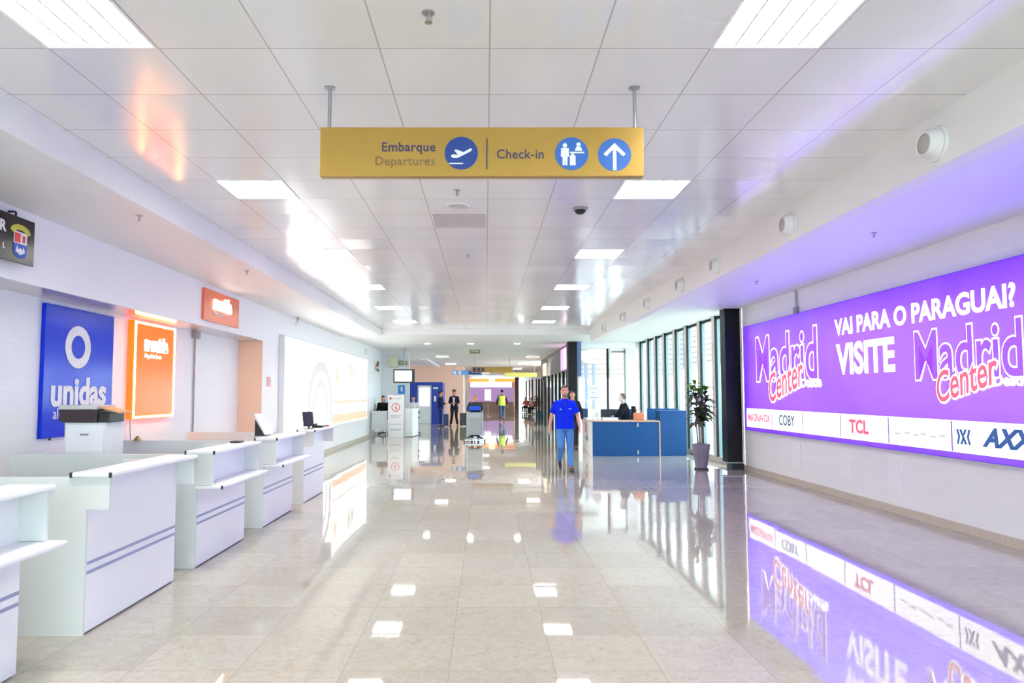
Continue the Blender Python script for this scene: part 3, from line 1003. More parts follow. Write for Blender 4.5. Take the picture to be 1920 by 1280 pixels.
# ------------------------------------------------------------------ glazed front on the right
XG = 5.5
t = thing('steel_column', (5.31, 15.3, 0), 'wide black steel column between the billboard wall and the glazing', 'column')
MB().box(5.13, 5.495, 15.14, 15.46, 0.15, 3.42, 0.004).build('shaft', BLACKM, t)
MB().box(5.22, 5.495, 15.14, 15.46, 0, 0.15, 0.004).build('foot', BLACK, t)
t2 = MB().box(4.98, 5.47, 15.10, 15.13, 0.13, 0.155, 0.004)
tag(t2.build('floor_rail', STEEL), 'low steel rail across the foot of the black column', 'rail')
tag(MB().cyl((5.46, 15.11, 0.12), (5.46, 15.11, 3.40), 0.02, n=14).build('wall_pipe', ALU), 'slim pale pipe standing at the near edge of the black column', 'pipe')
my = [16.6, 17.75, 18.95, 20.1, 21.3, 22.4, 23.5, 24.7]
for i, y in enumerate(my):
    t = thing('glazing_mullion', (XG - 0.05, y, 0.14), 'dark post of the right glass front, %s from the black column' % (['first', 'second', 'third', 'fourth', 'fifth', 'sixth', 'seventh', 'eighth'][i]), 'post', 'posts of the right glass front')
    MB().box(XG - 0.12, XG - 0.06, y, y + 0.06, 0.14, 3.42).build('post', BLACKM, t)
    MB().box(XG - 0.125, XG - 0.12, y + 0.01, y + 0.22, 0.14, 3.42).build('cover_strip', ALU, t)
    MB().box(XG - 0.06, XG + 0.015, y + 0.02, y + 0.035, 0.14, 3.42).build('glass_fin', TEAL, t)
for i in range(8):
    y0 = 15.5 if i == 0 else my[i - 1] + 0.06
    y1 = my[i] + 0.02
    p = MB().box(XG + 0.02, XG + 0.03, y0, y1, 0.14, 3.42)
    o = p.build('window_%d' % (i + 1), GLASS)
    o['kind'] = 'structure'
struct('trim_6', MB().box(XG - 0.03, XG + 0.05, 15.5, 24.8, 3.36, 3.42), BLACKM)
# end wall and glass facing the camera
struct('wall_far_glazing_pier', MB().box(4.96, 5.7, 25.0, 25.4, 0, 3.8), WHITE)
struct('trim_7', MB().box(3.05, 5.7, 24.85, 25.4, 3.2, 3.8), WHITE)
o = MB().box(3.2, 4.96, 25.2, 25.22, 0.05, 3.2).build('window_9', GLASS)
o['kind'] = 'structure'
t = thing('glazing_mullion', (4.33, 25.15, 0), 'dark post in the glass wall behind the blue desk', 'post')
MB().box(4.30, 4.37, 25.1, 25.2, 0, 3.2).build('post', BLACKM, t)
MB().box(4.40, 4.46, 25.12, 25.2, 0, 3.2).build('cover_strip', WPLAST, t)
struct('trim_8', MB().box(4.46, 4.96, 25.12, 25.2, 3.06, 3.13), GPLAST)
for i, (x, lab) in enumerate(((3.55, 'left'), (3.95, 'right'))):
    t = thing('blue_post', (x * 1.2, 30 + i, 0), 'pale blue post seen through the glass wall, %s one' % lab, 'post', 'blue posts beyond the glass')
    MB().box(x * 1.2 - 0.06, x * 1.2 + 0.06, 29.94 + i, 30.06 + i, 0, 2.9).build('shaft', mat('blue_post_paint', (165, 176, 214), 0.5), t)
    MB().box(x * 1.2 - 0.09, x * 1.2 + 0.09, 29.91 + i, 30.09 + i, 0, 0.05).build('base', GPLAST, t)
t = thing('poster_stand', (3.75, 24.6, 0), 'white poster stand in front of the glass wall', 'sign stand')
MB().box(3.55, 3.98, 24.58, 24.61, 1.40, 1.62, 0.003).build('poster', WPLAST, t)
MB().box(3.55, 3.98, 24.58, 24.61, 1.66, 1.90, 0.003).build('poster', WPLAST, t)
MB().rect(0.08, 0.35, 0.06, 0.08, fr('F', 3.55, 24.579, 1.40), 0.002).rect(0.08, 0.3, 0.12, 0.135, fr('F', 3.55, 24.579, 1.66), 0.002).build('print', GPLAST, t)
MB().cyl((3.76, 24.625, 0.02), (3.76, 24.625, 1.92), 0.012, n=10).build('pole', STEEL, t)
MB().cyl((3.76, 24.625, 0), (3.76, 24.625, 0.02), 0.16, n=24).build('base', STEEL, t)

# outdoors
mg = bpy.data.materials.new('gravel_ground')
mg.use_nodes = True
nt = mg.node_tree
p = nt.nodes['Principled BSDF']
tc = N(nt, 'ShaderNodeTexCoord')
vo = N(nt, 'ShaderNodeTexVoronoi')
vo.inputs['Scale'].default_value = 9
nt.links.new(tc.outputs['Object'], vo.inputs['Vector'])
rp = N(nt, 'ShaderNodeValToRGB')
rp.color_ramp.elements[0].color = srgb(110, 122, 126)
rp.color_ramp.elements[1].color = srgb(215, 214, 208)
nt.links.new(vo.outputs['Color'], rp.inputs[0])
nt.links.new(rp.outputs[0], p.inputs['Base Color'])
p.inputs['Roughness'].default_value = 0.9
struct('ground_outside', MB().box(6.2, 40, -10, 90, -0.12, -0.02), mat('pale_paving', (205, 205, 202), 0.8, vary=0.1, vscale=4))
bed = MB()
nx, ny = 16, 70
vv = [[bed.bm.verts.new((5.72 + 2.6 * i / nx, 15.0 + 10.0 * j / ny, -0.05 + 0.75 * (i / nx) ** 0.8 + random.uniform(-0.03, 0.03))) for j in range(ny + 1)] for i in range(nx + 1)]
for i in range(nx):
    for j in range(ny):
        bed.bm.faces.new((vv[i][j], vv[i + 1][j], vv[i + 1][j + 1], vv[i][j + 1]))
tag(bed.build('gravel_bed', mg), 'sloping bed of grey stones outside the right glass front', 'gravel', kind='stuff')


def mat_siding():
    m = bpy.data.materials.new('horizontal_siding')
    m.use_nodes = True
    nt = m.node_tree
    p = nt.nodes['Principled BSDF']
    tc = N(nt, 'ShaderNodeTexCoord')
    sp = N(nt, 'ShaderNodeSeparateXYZ')
    nt.links.new(tc.outputs['Object'], sp.inputs[0])
    fq = math_node(nt, 'FRACT', math_node(nt, 'MULTIPLY', sp.outputs[2], 3.2))
    lt = math_node(nt, 'LESS_THAN', fq, 0.22)
    mx = N(nt, 'ShaderNodeMix', data_type='RGBA')
    nt.links.new(lt, mx.inputs[0])
    mx.inputs[6].default_value = srgb(150, 143, 139)
    mx.inputs[7].default_value = srgb(118, 102, 98)
    nt.links.new(mx.outputs[2], p.inputs['Base Color'])
    return m


SID = mat_siding()
t = thing('neighbouring_canopy', (14, 30, 0), 'pale canopy fascia with horizontal boards outside the right glass front', 'building')
MB().box(12.5, 13.0, 12, 60, 3.2, 7.5).build('fascia', SID, t)
for y in (14, 24, 34, 44, 54):
    MB().cyl((12.8, y, -0.02), (12.8, y, 3.2), 0.14, n=20).build('pillar', WHITE, t)
t = thing('neighbouring_canopy', (9, 50, 0), 'pale canopy fascia seen through the glass wall behind the blue desk', 'building')
MB().box(4.5, 12.4, 44.5, 44.9, 2.6, 6.5).build('fascia', SID, t)
for x in (6.8, 10.0):
    MB().cyl((x, 44.7, -0.02), (x, 44.7, 2.6), 0.14, n=20).build('pillar', WHITE, t)

# ------------------------------------------------------------------ shop front further down on the right
t = thing('dark_column', (3.0, 24.2, 0), 'black square column at the corner of the shop front', 'column')
MB().box(2.82, 3.12, 24.1, 24.6, 0, 3.379, 0.004).build('shaft', BLACKM, t)
MB().box(3.12, 3.27, 24.15, 24.55, 2.2, 3.38).build('side_panel', mat('slate_blue_panel', (92, 112, 158), 0.4), t)
MB().box(3.121, 3.18, 24.16, 24.54, 0, 2.19).build('side_post', mat('pale_grey_panel', (190, 190, 184), 0.4), t)
SX = 2.95
t = thing('storefront', (SX, 31, 0), 'glazed shop front with grey fascia running down the right side of the hall', 'shop front')
MB().box(SX, SX + 0.2, 24.61, 37.6, 2.45, 3.379).build('fascia', mat('grey_fascia', (140, 138, 140), 0.5), t)
MB().box(SX - 0.02, SX, 25.0, 27.6, 2.5, 3.3).build('magenta_poster', mat('magenta_lit_print', (215, 150, 205), 0.4, emit=(220, 150, 210), es=0.8), t)
MB().box(SX - 0.024, SX - 0.02, 25.7, 26.5, 2.55, 3.25).build('poster_highlight', mat('white_lit_print', (255, 240, 250), 0.4, emit=(255, 240, 250), es=1.0), t)
MB().box(SX - 0.02, SX, 34.2, 36.2, 2.5, 3.1).build('peach_poster', mat('peach_lit_print', (250, 205, 170), 0.4, emit=(250, 205, 170), es=0.8), t)
for y in (25.6, 26.9, 28.3, 29.8, 31.4, 33.2, 35.2, 37.3):
    MB().box(SX - 0.03, SX + 0.06, y, y + 0.09, 0, 2.45).build('mullion', BLACKM, t)
MB().box(SX + 0.02, SX + 0.03, 24.6, 37.6, 0, 2.45).build('glass', GLASS, t)
None and struct('wall_shop_back', MB().box(5.4, 5.6, 25.4, 45, 0, 3.8), mat('shop_interior_wall', (214, 204, 196), 0.6))
struct('wall_shop_end', MB().box(3.15, 5.4, 37.7, 37.9, 0, 3.38), mat('shop_interior_wall2', (206, 196, 186), 0.6)) if False else None
tag(MB().box(2.80, 2.90, 37.65, 37.8, 0, 2.4).build('door_post', BLACKM), 'slim dark post at the far end of the storefront, right one', 'post')
tag(MB().box(2.68, 2.74, 37.65, 37.8, 0, 2.4).build('door_post', BLACKM), 'slim dark post at the far end of the storefront, left one', 'post')
t = thing('ceiling_spot', (2.75, 35.5, 2.3), 'small black loudspeaker on the far part of the shop front', 'speaker')
MB().box(2.76, 2.94, 34.2, 34.5, 2.22, 2.45, 0.02).build('body', BLACK, t)
MB().box(2.90, 2.95, 34.3, 34.4, 2.3, 2.4).build('bracket', STEEL, t)

# ------------------------------------------------------------------ blue service desk
KB = mat('petrol_blue_laminate', (10, 70, 128), 0.45, spec=0.3, vary=0.03)
KN = mat('dark_navy_laminate', (32, 48, 96), 0.4)
WOODE = mat('light_wood_edge', (196, 160, 130), 0.45)
t = thing('service_desk', (3.6, 18.8, 0), 'petrol blue service desk with light wooden worktop', 'desk')
MB().box(2.76, 4.48, 18.35, 18.38, 0, 0.875, 0.002).build('front_panel', KB, t)
s = MB().prism([(2.74, 18.36), (2.765, 18.36), (3.005, 21.9), (2.98, 21.9)], fr('U', 0, 0, 0), 0.875)
s.build('side_panel', WPLAST, t)
MB().box(2.73, 4.49, 18.33, 18.95, 0.876, 0.906, 0.004).build('worktop', WOODE, t)
MB().prism([(2.765, 18.951), (3.25, 18.951), (3.45, 21.9), (2.97, 21.9)], fr('U', 0, 0, 0.876), 0.029).build('side_worktop', LAM, t)
MB().box(4.47, 4.50, 18.33, 18.95, 0, 0.875).build('end_cheek', WOODE, t)
for z in (0.10, 0.80):
    MB().box(3.90, 3.94, 18.335, 18.349, z - 0.05, z + 0.05).build('lock_plate', STEEL, t)
g = MB()
g.prism([(0.0, 0), (0.35, 0.05), (0.35, 0.30), (0.1, 0.33)], fr('R', 2.83, 20.2, 0.50) @ Matrix.Rotation(-0.068, 4, 'Y'), 0.002)
g.build('red_logo', mat('bright_red_print', (214, 32, 60), 0.4), t)
g = MB()
g.prism([(0.0, 0.12), (0.4, 0), (0.75, 0.06), (0.35, 0.18)], fr('R', 2.823, 20.1, 0.30) @ Matrix.Rotation(-0.068, 4, 'Y'), 0.002)
g.build('teal_logo', mat('teal_print', (20, 130, 140), 0.4), t)
MB().box(2.96, 3.02, 21.0, 21.9, 0.906, 1.16, 0.003).build('upstand', KB, t)
tag(MB().box(4.52, 5.20, 18.45, 18.95, 0.0, 1.165, 0.004).build('high_cabinet', KB), 'taller petrol blue cabinet at the right end of the service desk', 'cabinet')
t = thing('back_partition', (4.2, 21.4, 0), 'low navy partition behind the service desk', 'partition')
MB().box(3.35, 4.55, 21.4, 21.45, 0, 1.14, 0.003).build('panel', KN, t)
MB().box(4.56, 5.40, 20.0, 20.05, 0, 1.19, 0.003).build('blue_panel', KB, t)
t = thing('brochure_box', (2.95, 18.6, 0.907), 'white upright brochure holder on the left end of the service desk', 'brochure holder')
MB().box(2.80, 3.0, 18.5, 18.72, 0.908, 1.20, 0.004).build('case', WPLAST, t)
MB().box(2.86, 2.94, 18.494, 18.499, 1.0, 1.1).build('print', mat('pale_green_print', (200, 215, 190), 0.5), t)
tag(MB().box(3.05, 3.45, 18.5, 18.8, 0.907, 0.98, 0.006).build('paper_stack', WPLAST), 'low white box beside the brochure holder on the service desk', 'box')
t = thing('handbag', (4.02, 18.62, 0.907), 'tan handbag standing on the worktop of the blue desk', 'handbag')
MB().box(3.87, 4.14, 18.55, 18.69, 0.908, 1.10, 0.02).build('body', mat('tan_leather', (200, 120, 84), 0.5), t)
MB().tube([(3.93, 18.62, 1.10), (3.95, 18.62, 1.17), (4.06, 18.62, 1.17), (4.08, 18.62, 1.10)], 0.008).build('handle', mat('tan_leather', (200, 120, 84)), t)


def office_chair(x, y, seat, label, m, rz=0.0, nm='office_chair'):
    t = thing(nm, (x, y, 0), label, 'chair')
    MB().box(x - 0.23, x + 0.23, y - 0.22, y + 0.22, seat - 0.07, seat, 0.02).build('seat', m, t)
    c, s_ = math.cos(rz), math.sin(rz)
    b = MB()
    b.box(-0.21, 0.21, 0.20, 0.25, 0.12, 0.55, 0.02)
    b.bm.transform(Matrix.Translation((x, y, seat)) @ Matrix.Rotation(rz, 4, 'Z'))
    b.build('backrest', m, t)
    b = MB()
    b.box(-0.03, 0.03, 0.20, 0.22, -0.05, 0.2)
    b.bm.transform(Matrix.Translation((x, y, seat)) @ Matrix.Rotation(rz, 4, 'Z'))
    b.build('back_support', BLACK, t)
    MB().cyl((x, y, 0.08), (x, y, seat - 0.07), 0.025, n=12).build('column', STEEL, t)
    for k in range(5):
        a = 2 * PI * k / 5 + 0.3
        l = MB().limb([(x, y, 0.09), (x + 0.26 * math.cos(a), y + 0.26 * math.sin(a), 0.065)], [0.022, 0.015], 8).build('leg', BLACK, t)
        MB().cyl((x + 0.26 * math.cos(a) - 0.012, y + 0.26 * math.sin(a), 0.028), (x + 0.26 * math.cos(a) + 0.012, y + 0.26 * math.sin(a), 0.028), 0.028, n=12).build('castor', BLACK, l)
    return t


CHM = mat('black_chair_fabric', (30, 30, 36), 0.7)
office_chair(4.0, 20.3, 0.70, 'tall dark swivel chair under the seated man behind the blue desk', CHM, -PI / 2)
office_chair(3.58, 19.9, 0.62, 'empty dark swivel chair left of the seated man', CHM, 0.4)

# ------------------------------------------------------------------ plant
t = thing('potted_plant', (4.56, 15.1, 0), 'tall potted plant with dark and lime leaves in front of the glass', 'potted plant')
pot = MB()
pot.loft([(4.56, 15.1, 0.04, 0.125, 0.125), (4.56, 15.1, 0.50, 0.185, 0.185), (4.56, 15.1, 0.53, 0.19, 0.19), (4.56, 15.1, 0.54, 0.175, 0.175), (4.56, 15.1, 0.48, 0.165, 0.165)], 36)
pot.build('pot', mat('grey_violet_pot', (122, 112, 128), 0.45), t, smooth=False)
MB().box(4.44, 4.68, 14.98, 15.22, 0, 0.04, 0.004).build('saucer', BLACK, t)
MB().cyl((4.56, 15.1, 0.47), (4.56, 15.1, 0.50), 0.165, n=30).build('soil', mat('potting_soil', (60, 48, 38), 0.9, bump=0.5), t)
stems = [[(4.50, 15.08, 0.48), (4.46, 15.05, 0.9), (4.47, 15.05, 1.35), (4.44, 15.04, 1.78)], [(4.60, 15.12, 0.48), (4.62, 15.12, 1.0), (4.66, 15.1, 1.4), (4.68, 15.08, 1.72)], [(4.56, 15.14, 0.48), (4.54, 15.18, 0.95), (4.62, 15.2, 1.22)]]
for st in stems:
    MB().limb(st, [0.014, 0.012, 0.009, 0.006][:len(st)], 8).build('stem', mat('plant_stem', (112, 100, 84), 0.7), t)


def leaf(b, base, yaw, pitch, L, W):
    n = 6
    M = Matrix.Translation(base) @ Matrix.Rotation(yaw, 4, 'Z') @ Matrix.Rotation(-pitch, 4, 'Y')
    rows = []
    for i in range(n + 1):
        u = i / n
        wd = W * math.sin(PI * min(1, u * 0.93 + 0.05)) ** 0.8 * (1 - 0.25 * u)
        zc = 0.10 * L * math.sin(PI * u) - 0.35 * L * u * u
        rows.append([b.bm.verts.new(M @ Vector((L * u, s * wd, zc + abs(s) * wd * 0.25))) for s in (-1, 0, 1)])
    for i in range(n):
        for k in range(2):
            b.bm.faces.new((rows[i][k], rows[i + 1][k], rows[i + 1][k + 1], rows[i][k + 1]))


rnd = random.Random(3)
fol = {'dark': MB(), 'lime': MB(), 'olive': MB()}
for si, st in enumerate(stems):
    top = st[-1][2]
    for k in range(62 if si < 2 else 30):
        z = 0.98 + (top - 0.96) * (k / (62 if si < 2 else 30)) + rnd.uniform(-0.05, 0.05)
        # stem position at z
        for a, b_ in zip(st[:-1], st[1:]):
            if a[2] <= z <= b_[2]:
                f_ = (z - a[2]) / (b_[2] - a[2])
                px = a[0] + (b_[0] - a[0]) * f_
                py = a[1] + (b_[1] - a[1]) * f_
                break
        else:
            px, py = st[-1][0], st[-1][1]
            z = min(z, top)
        key = 'lime' if (z > top - 0.12 or rnd.random() < 0.07) else ('olive' if rnd.random() < 0.35 else 'dark')
        leaf(fol[key], (px, py, z), rnd.uniform(0, 2 * PI), rnd.uniform(-0.2, 0.7), rnd.uniform(0.18, 0.31), rnd.uniform(0.045, 0.07))
fol['dark'].build('foliage', mat('dark_leaf', (74, 66, 62), 0.45), t, smooth=True)
fol['lime'].build('new_leaves', mat('lime_leaf', (120, 165, 50), 0.45), t, smooth=True)
fol['olive'].build('olive_leaves', mat('olive_leaf', (92, 98, 66), 0.45), t, smooth=True)

# ------------------------------------------------------------------ people
def remeshed(mb, name, m, parent, voxel, smooth_it=2):
    bmesh.ops.recalc_face_normals(mb.bm, faces=mb.bm.faces)
    me = bpy.data.meshes.new('tmp')
    mb.bm.to_mesh(me)
    mb.bm.free()
    o = bpy.data.objects.new('tmp', me)
    COL.objects.link(o)
    r = o.modifiers.new('r', 'REMESH')
    r.mode = 'VOXEL'
    r.voxel_size = voxel
    r.use_smooth_shade = True
    s = o.modifiers.new('s', 'SMOOTH')
    s.factor = 0.5
    s.iterations = smooth_it
    bpy.context.view_layer.update()
    res = bpy.data.meshes.new_from_object(o.evaluated_get(bpy.context.evaluated_depsgraph_get()))
    bpy.data.objects.remove(o)
    res.transform(Matrix.Translation(-Vector(parent['_o'])))
    for p in res.polygons:
        p.use_smooth = True
    res.materials.clear()
    res.materials.append(m)
    q = bpy.data.objects.new(name, res)
    COL.objects.link(q)
    q.parent = parent
    q['_o'] = parent['_o']
    return q


STAND = dict(P=(0, 0, .93), N=(0, 0, 1.46), H=(0, .025, 1.63),
             shL=(-.165, 0, 1.385), elL=(-.235, -.03, 1.13), wrL=(-.25, .05, .89),
             shR=(.165, 0, 1.385), elR=(.235, -.03, 1.13), wrR=(.25, .05, .89),
             hiL=(-.09, 0, .90), knL=(-.105, .02, .49), anL=(-.11, -.03, .085),
             hiR=(.09, 0, .90), knR=(.105, .02, .49), anR=(.11, -.03, .085),
             toL=(-.125, .13, .03), toR=(.125, .13, .03))


def human(label, loc, yaw, pose=None, height=1.75, skin=(214, 160, 130), hair=(50, 38, 34), top=(30, 40, 60), sleeve='long',
          legs=(30, 34, 44), shoes=(34, 28, 28), cap=None, beard=None, mask=None, bald=False, build=1.0, vox=0.010, extra=None, longhair=False, vest=None, hem=.84, jacket_open=None, nm='person'):
    J = dict(STAND)
    if pose:
        J.update(pose)
    J = {k: Vector(v) for k, v in J.items()}
    s = height / 1.75
    base = Vector(loc)
    T = Matrix.Translation(base) @ Matrix.Rotation(yaw, 4, 'Z') @ Matrix.Scale(s, 4)
    t = thing(nm, loc, label, 'person')
    SK = mat('skin_%d_%d_%d' % skin, skin, 0.6, spec=0.2)
    B = build

    def fin(mb):
        mb.bm.transform(T)
        return mb

    dz = J['P'].z - .93
    lean = J['N'] - J['P'] - Vector((0, 0, .53))

    def torso(mb, grow=0.0, z0=.84, z1=1.50, neck=True):
        prof = [(.80, .150, .115), (.86, .165, .125), (.93, .168, .128), (1.02, .155, .122), (1.10, .152, .122), (1.20, .165, .125), (1.30, .182, .125), (1.37, .188, .112), (1.42, .160, .092), (1.455, .095, .072), (1.49, .058, .060)]
        r = []
        for (z, rx, ry) in prof:
            if z < z0 - 0.001 or z > z1 + 0.001:
                continue
            f_ = max(0, (z - .93) / .53)
            belly = B if z < 1.3 else 1 + (B - 1) * 0.4
            r.append((J['P'].x + lean.x * f_, J['P'].y + lean.y * f_, z + dz + lean.z * f_, rx * belly + grow, ry * belly + grow))
        mb.loft(r)

    def hand(mb, wr, el, side, fl=1.0):
        d = (wr - el).normalized()
        if abs(d.z) > 0.5:
            lat = Vector((0, 1, 0))
        else:
            lat = Vector((0, 0, 1)).cross(d).normalized()
        lat = (lat - d * lat.dot(d)).normalized()
        nrm = d.cross(lat)
        if nrm.dot(Vector((-side, 0, 0))) < 0:
            nrm = -nrm
        for q in (-.026, -.009, .009, .026):
            mb.limb([wr + lat * q * .6, wr + d * .05 + lat * q, wr + d * .088 + lat * q], [.019, .016, .013], 8)
        for i, (q, L) in enumerate(((.035, .066), (.012, .076), (-.012, .070), (-.035, .055))):
            a = wr + d * .085 + lat * q
            b1 = a + (d * .92 + nrm * .3).normalized() * L * .5 + lat * q * .08
            c1 = b1 + (d * .75 + nrm * .65).normalized() * L * .5
            mb.limb([a, b1, c1], [.0098, .0088, .0072], 8)
        a = wr + d * .03 + lat * .028
        b1 = a + (d * .6 + lat * .7 + nrm * .3).normalized() * .042
        mb.limb([a, b1, b1 + (d * .9 + lat * .25 + nrm * .3).normalized() * .032], [.015, .011, .009], 8)

    H = J['H']
    body = MB()
    torso(body)
    body.limb([J['N'] - Vector((0, 0, .04)), H - Vector((0, .01, .06))], [.060, .054])
    for sd, q in ((-1, 'L'), (1, 'R')):
        sh, el, wr = J['sh' + q], J['el' + q], J['wr' + q]
        body.limb([sh, sh.lerp(el, .5), el, el.lerp(wr, .35), wr], [.054, .047, .037, .036, .024])
        hand(body, wr, el, sd)
        hi, kn, an, to = J['hi' + q], J['kn' + q], J['an' + q], J['to' + q]
        body.limb([hi, hi.lerp(kn, .5), kn, kn.lerp(an, .35), an], [.088, .072, .052, .052, .036])
        body.limb([an - Vector((0, .03, .03)), to], [.036, .026])
    # head
    body.ball(H + Vector((0, -.01, .02)), .074, .092, .10, 24, 16)
    body.ball(H + Vector((0, .022, -.045)), .056, .066, .062, 20, 12)
    body.limb([H + Vector((0, .082, .005)), H + Vector((0, .098, -.022))], [.009, .014], 10)
    body.ball(H + Vector((0, .078, -.055)), .024, .018, .014, 12, 8)
    body.ball(H + Vector((0, .072, -.088)), .022, .02, .016, 12, 8)
    for sd in (-1, 1):
        body.ball(H + Vector((sd * .077, -.006, -.004)), .009, .018, .030, 10, 8)
        body.ball(H + Vector((sd * .031, .066, .028)), .026, .016, .010, 10, 8)
    remeshed(fin(body), 'body', SK, t, vox * s)
    # face
    for sd in (-1, 1):
        e = fin(MB().ball(H + Vector((sd * .030, .081, .006)), .013, .008, .008, 12, 8)).build('eye', WPLAST, t, smooth=True)
        fin(MB().ball(H + Vector((sd * .030, .087, .006)), .006, .004, .006, 10, 6)).build('iris', BLACK, e, smooth=True)
        if not mask:
            fin(MB().limb([H + Vector((sd * .015, .090, .028)), H + Vector((sd * .045, .082, .028))], [.005, .004], 8)).build('eyebrow', mat('hair_%d_%d_%d' % hair, hair, 0.8), t, smooth=True)
    if mask:
        mb = MB()
        mb.ball(H + Vector((0, .045, -.045)), .062, .060, .050, 20, 12)
        fin(mb).build('face_mask', mat('mask_%d_%d_%d' % mask, mask, 0.8), t, smooth=True)
    else:
        fin(MB().limb([H + Vector((-.022, .088, -.052)), H + Vector((0, .096, -.054)), H + Vector((.022, .088, -.052))], [.004, .006, .004], 8)).build('mouth', mat('lips', (170, 90, 84), 0.5), t, smooth=True)
    HM = mat('hair_%d_%d_%d' % hair, hair, 0.85, bump=0.4, bscale=90)
    if beard:
        mb = MB()
        mb.limb([H + Vector((-.026, .084, -.040)), H + Vector((0, .098, -.036)), H + Vector((.026, .084, -.040))], [.006, .009, .006], 8)
        mb.limb([H + Vector((-.055, .03, -.06)), H + Vector((-.04, .066, -.088)), H + Vector((0, .088, -.100)), H + Vector((.04, .066, -.088)), H + Vector((.055, .03, -.06))], [.012, .016, .018, .016, .012], 10)
        fin(mb).build('beard', mat('hair_%d_%d_%d' % beard, beard, 0.85), t, smooth=True)
    if not bald:
        mb = MB()
        ret = bmesh.ops.create_uvsphere(mb.bm, u_segments=28, v_segments=18, radius=1)
        for v in ret['verts']:
            v.co = Vector((H.x + v.co.x * .082, H.y - .014 + v.co.y * .100, H.z + .026 + v.co.z * .108))
        kill = [v for v in mb.bm.verts if (v.co.z < H.z - .05 + (0 if not longhair else -.1)) or (v.co.y > H.y + .020 and v.co.z < H.z + .074) or (v.co.y > H.y - .0 and v.co.z < H.z + .015)]
        bmesh.ops.delete(mb.bm, geom=kill, context='VERTS')
        ex = bmesh.ops.solidify(mb.bm, geom=list(mb.bm.faces), thickness=0.012)
        if longhair:
            mb.ball(H + Vector((0, -.07, -.08)), .075, .045, .13)
        fin(mb).build('hair', HM, t, smooth=True)
    if cap:
        CM = mat('cap_%d_%d_%d' % cap, cap, 0.6)
        mb = MB()
        mb.loft([(H.x, H.y - .012, H.z + .055, .086, .104), (H.x, H.y - .012, H.z + .088, .088, .106), (H.x, H.y - .016, H.z + .105, .118, .135), (H.x, H.y - .02, H.z + .135, .100, .115), (H.x, H.y - .02, H.z + .145, .04, .05)])
        c_ = fin(mb).build('cap', CM, t, smooth=True)
        mb = MB()
        mb.loft([(H.x, H.y + .06, H.z + .048, .062, .070), (H.x, H.y + .06, H.z + .056, .066, .074)])
        fin(mb).build('visor', BLACK, c_)
    # clothes
    TM = mat('cloth_%d_%d_%d' % top, top, 0.8, spec=0.15, bump=0.15, bscale=30)
    mb = MB()
    torso(mb, .016, hem, 1.46)
    for q in 'LR':
        sh, el, wr = J['sh' + q], J['el' + q], J['wr' + q]
        mb.ball(sh, .062)
        if sleeve == 'long':
            mb.limb([sh, el], [.068, .056])
            mb.cyl(el, el.lerp(wr, .93), .056, .042, 16)
        else:
            mb.cyl(sh, sh.lerp(el, .80), .068, .074, 18)
    remeshed(fin(mb), 'shirt' if sleeve == 'short' else 'jacket', TM, t, max(vox, .010) * s, 3)
    mb = MB()
    mb.cyl(J['N'] + Vector((0, -.008, -.04)), J['N'] + Vector((0, -.002, .022)), .094 * B, .074 * B, 22)
    cc = mb
    fin(cc).build('collar', mat('cloth_%d_%d_%d' % top, top), t, smooth=True)
    LM = mat('cloth_%d_%d_%d' % legs, legs, 0.8, bump=0.15, bscale=30)
    mb = MB()
    P = J['P']
    mb.loft([(P.x, P.y, P.z - .10, .13 * B, .11 * B), (P.x, P.y, P.z - .05, .172 * B, .130 * B), (P.x, P.y, P.z + .04, .166 * B, .128 * B)])
    for q in 'LR':
        hi, kn, an = J['hi' + q], J['kn' + q], J['an' + q]
        mb.limb([hi, hi.lerp(kn, .5), kn], [.102, .088, .070])
        mb.cyl(kn, kn.lerp(an, .96), .070, .058, 18)
    remeshed(fin(mb), 'trousers', LM, t, max(vox, .010) * s, 3)
    SM = mat('shoe_%d_%d_%d' % shoes, shoes, 0.4)
    for q in 'LR':
        an, to = J['an' + q], J['to' + q]
        heel = an + Vector((0, 0, -.045)) - (to - an).normalized() * .015
        if (to - an).length > .01:
            dd = Vector((to.x - an.x, to.y - an.y, 0))
        mb = MB()
        mb.limb([heel, an.lerp(to, .5) + Vector((0, 0, -.008)), to + Vector((0, 0, .008))], [.042, .044, .036], 14)
        remeshed(fin(mb), 'shoe', SM, t, .010 * s, 2)
    if vest:
        mb = MB()
        torso(mb, .028, .86, 1.42)
        vo_ = remeshed(fin(mb), 'vest', mat('vest_%d_%d_%d' % vest, vest, 0.6), t, .012 * s, 2)
    if jacket_open:
        mb = MB()
        for zz in (1.0, 1.1, 1.2, 1.3):
            mb.box(J['P'].x - .035 - (zz - 1) * .06, J['P'].x + .035 + (zz - 1) * .06, J['P'].y + .100, J['P'].y + .150, zz + dz, zz + dz + .10)
        fin(mb).build('shirt_front', mat('cloth_%d_%d_%d' % jacket_open, jacket_open, 0.7), t)
    return t, T, J


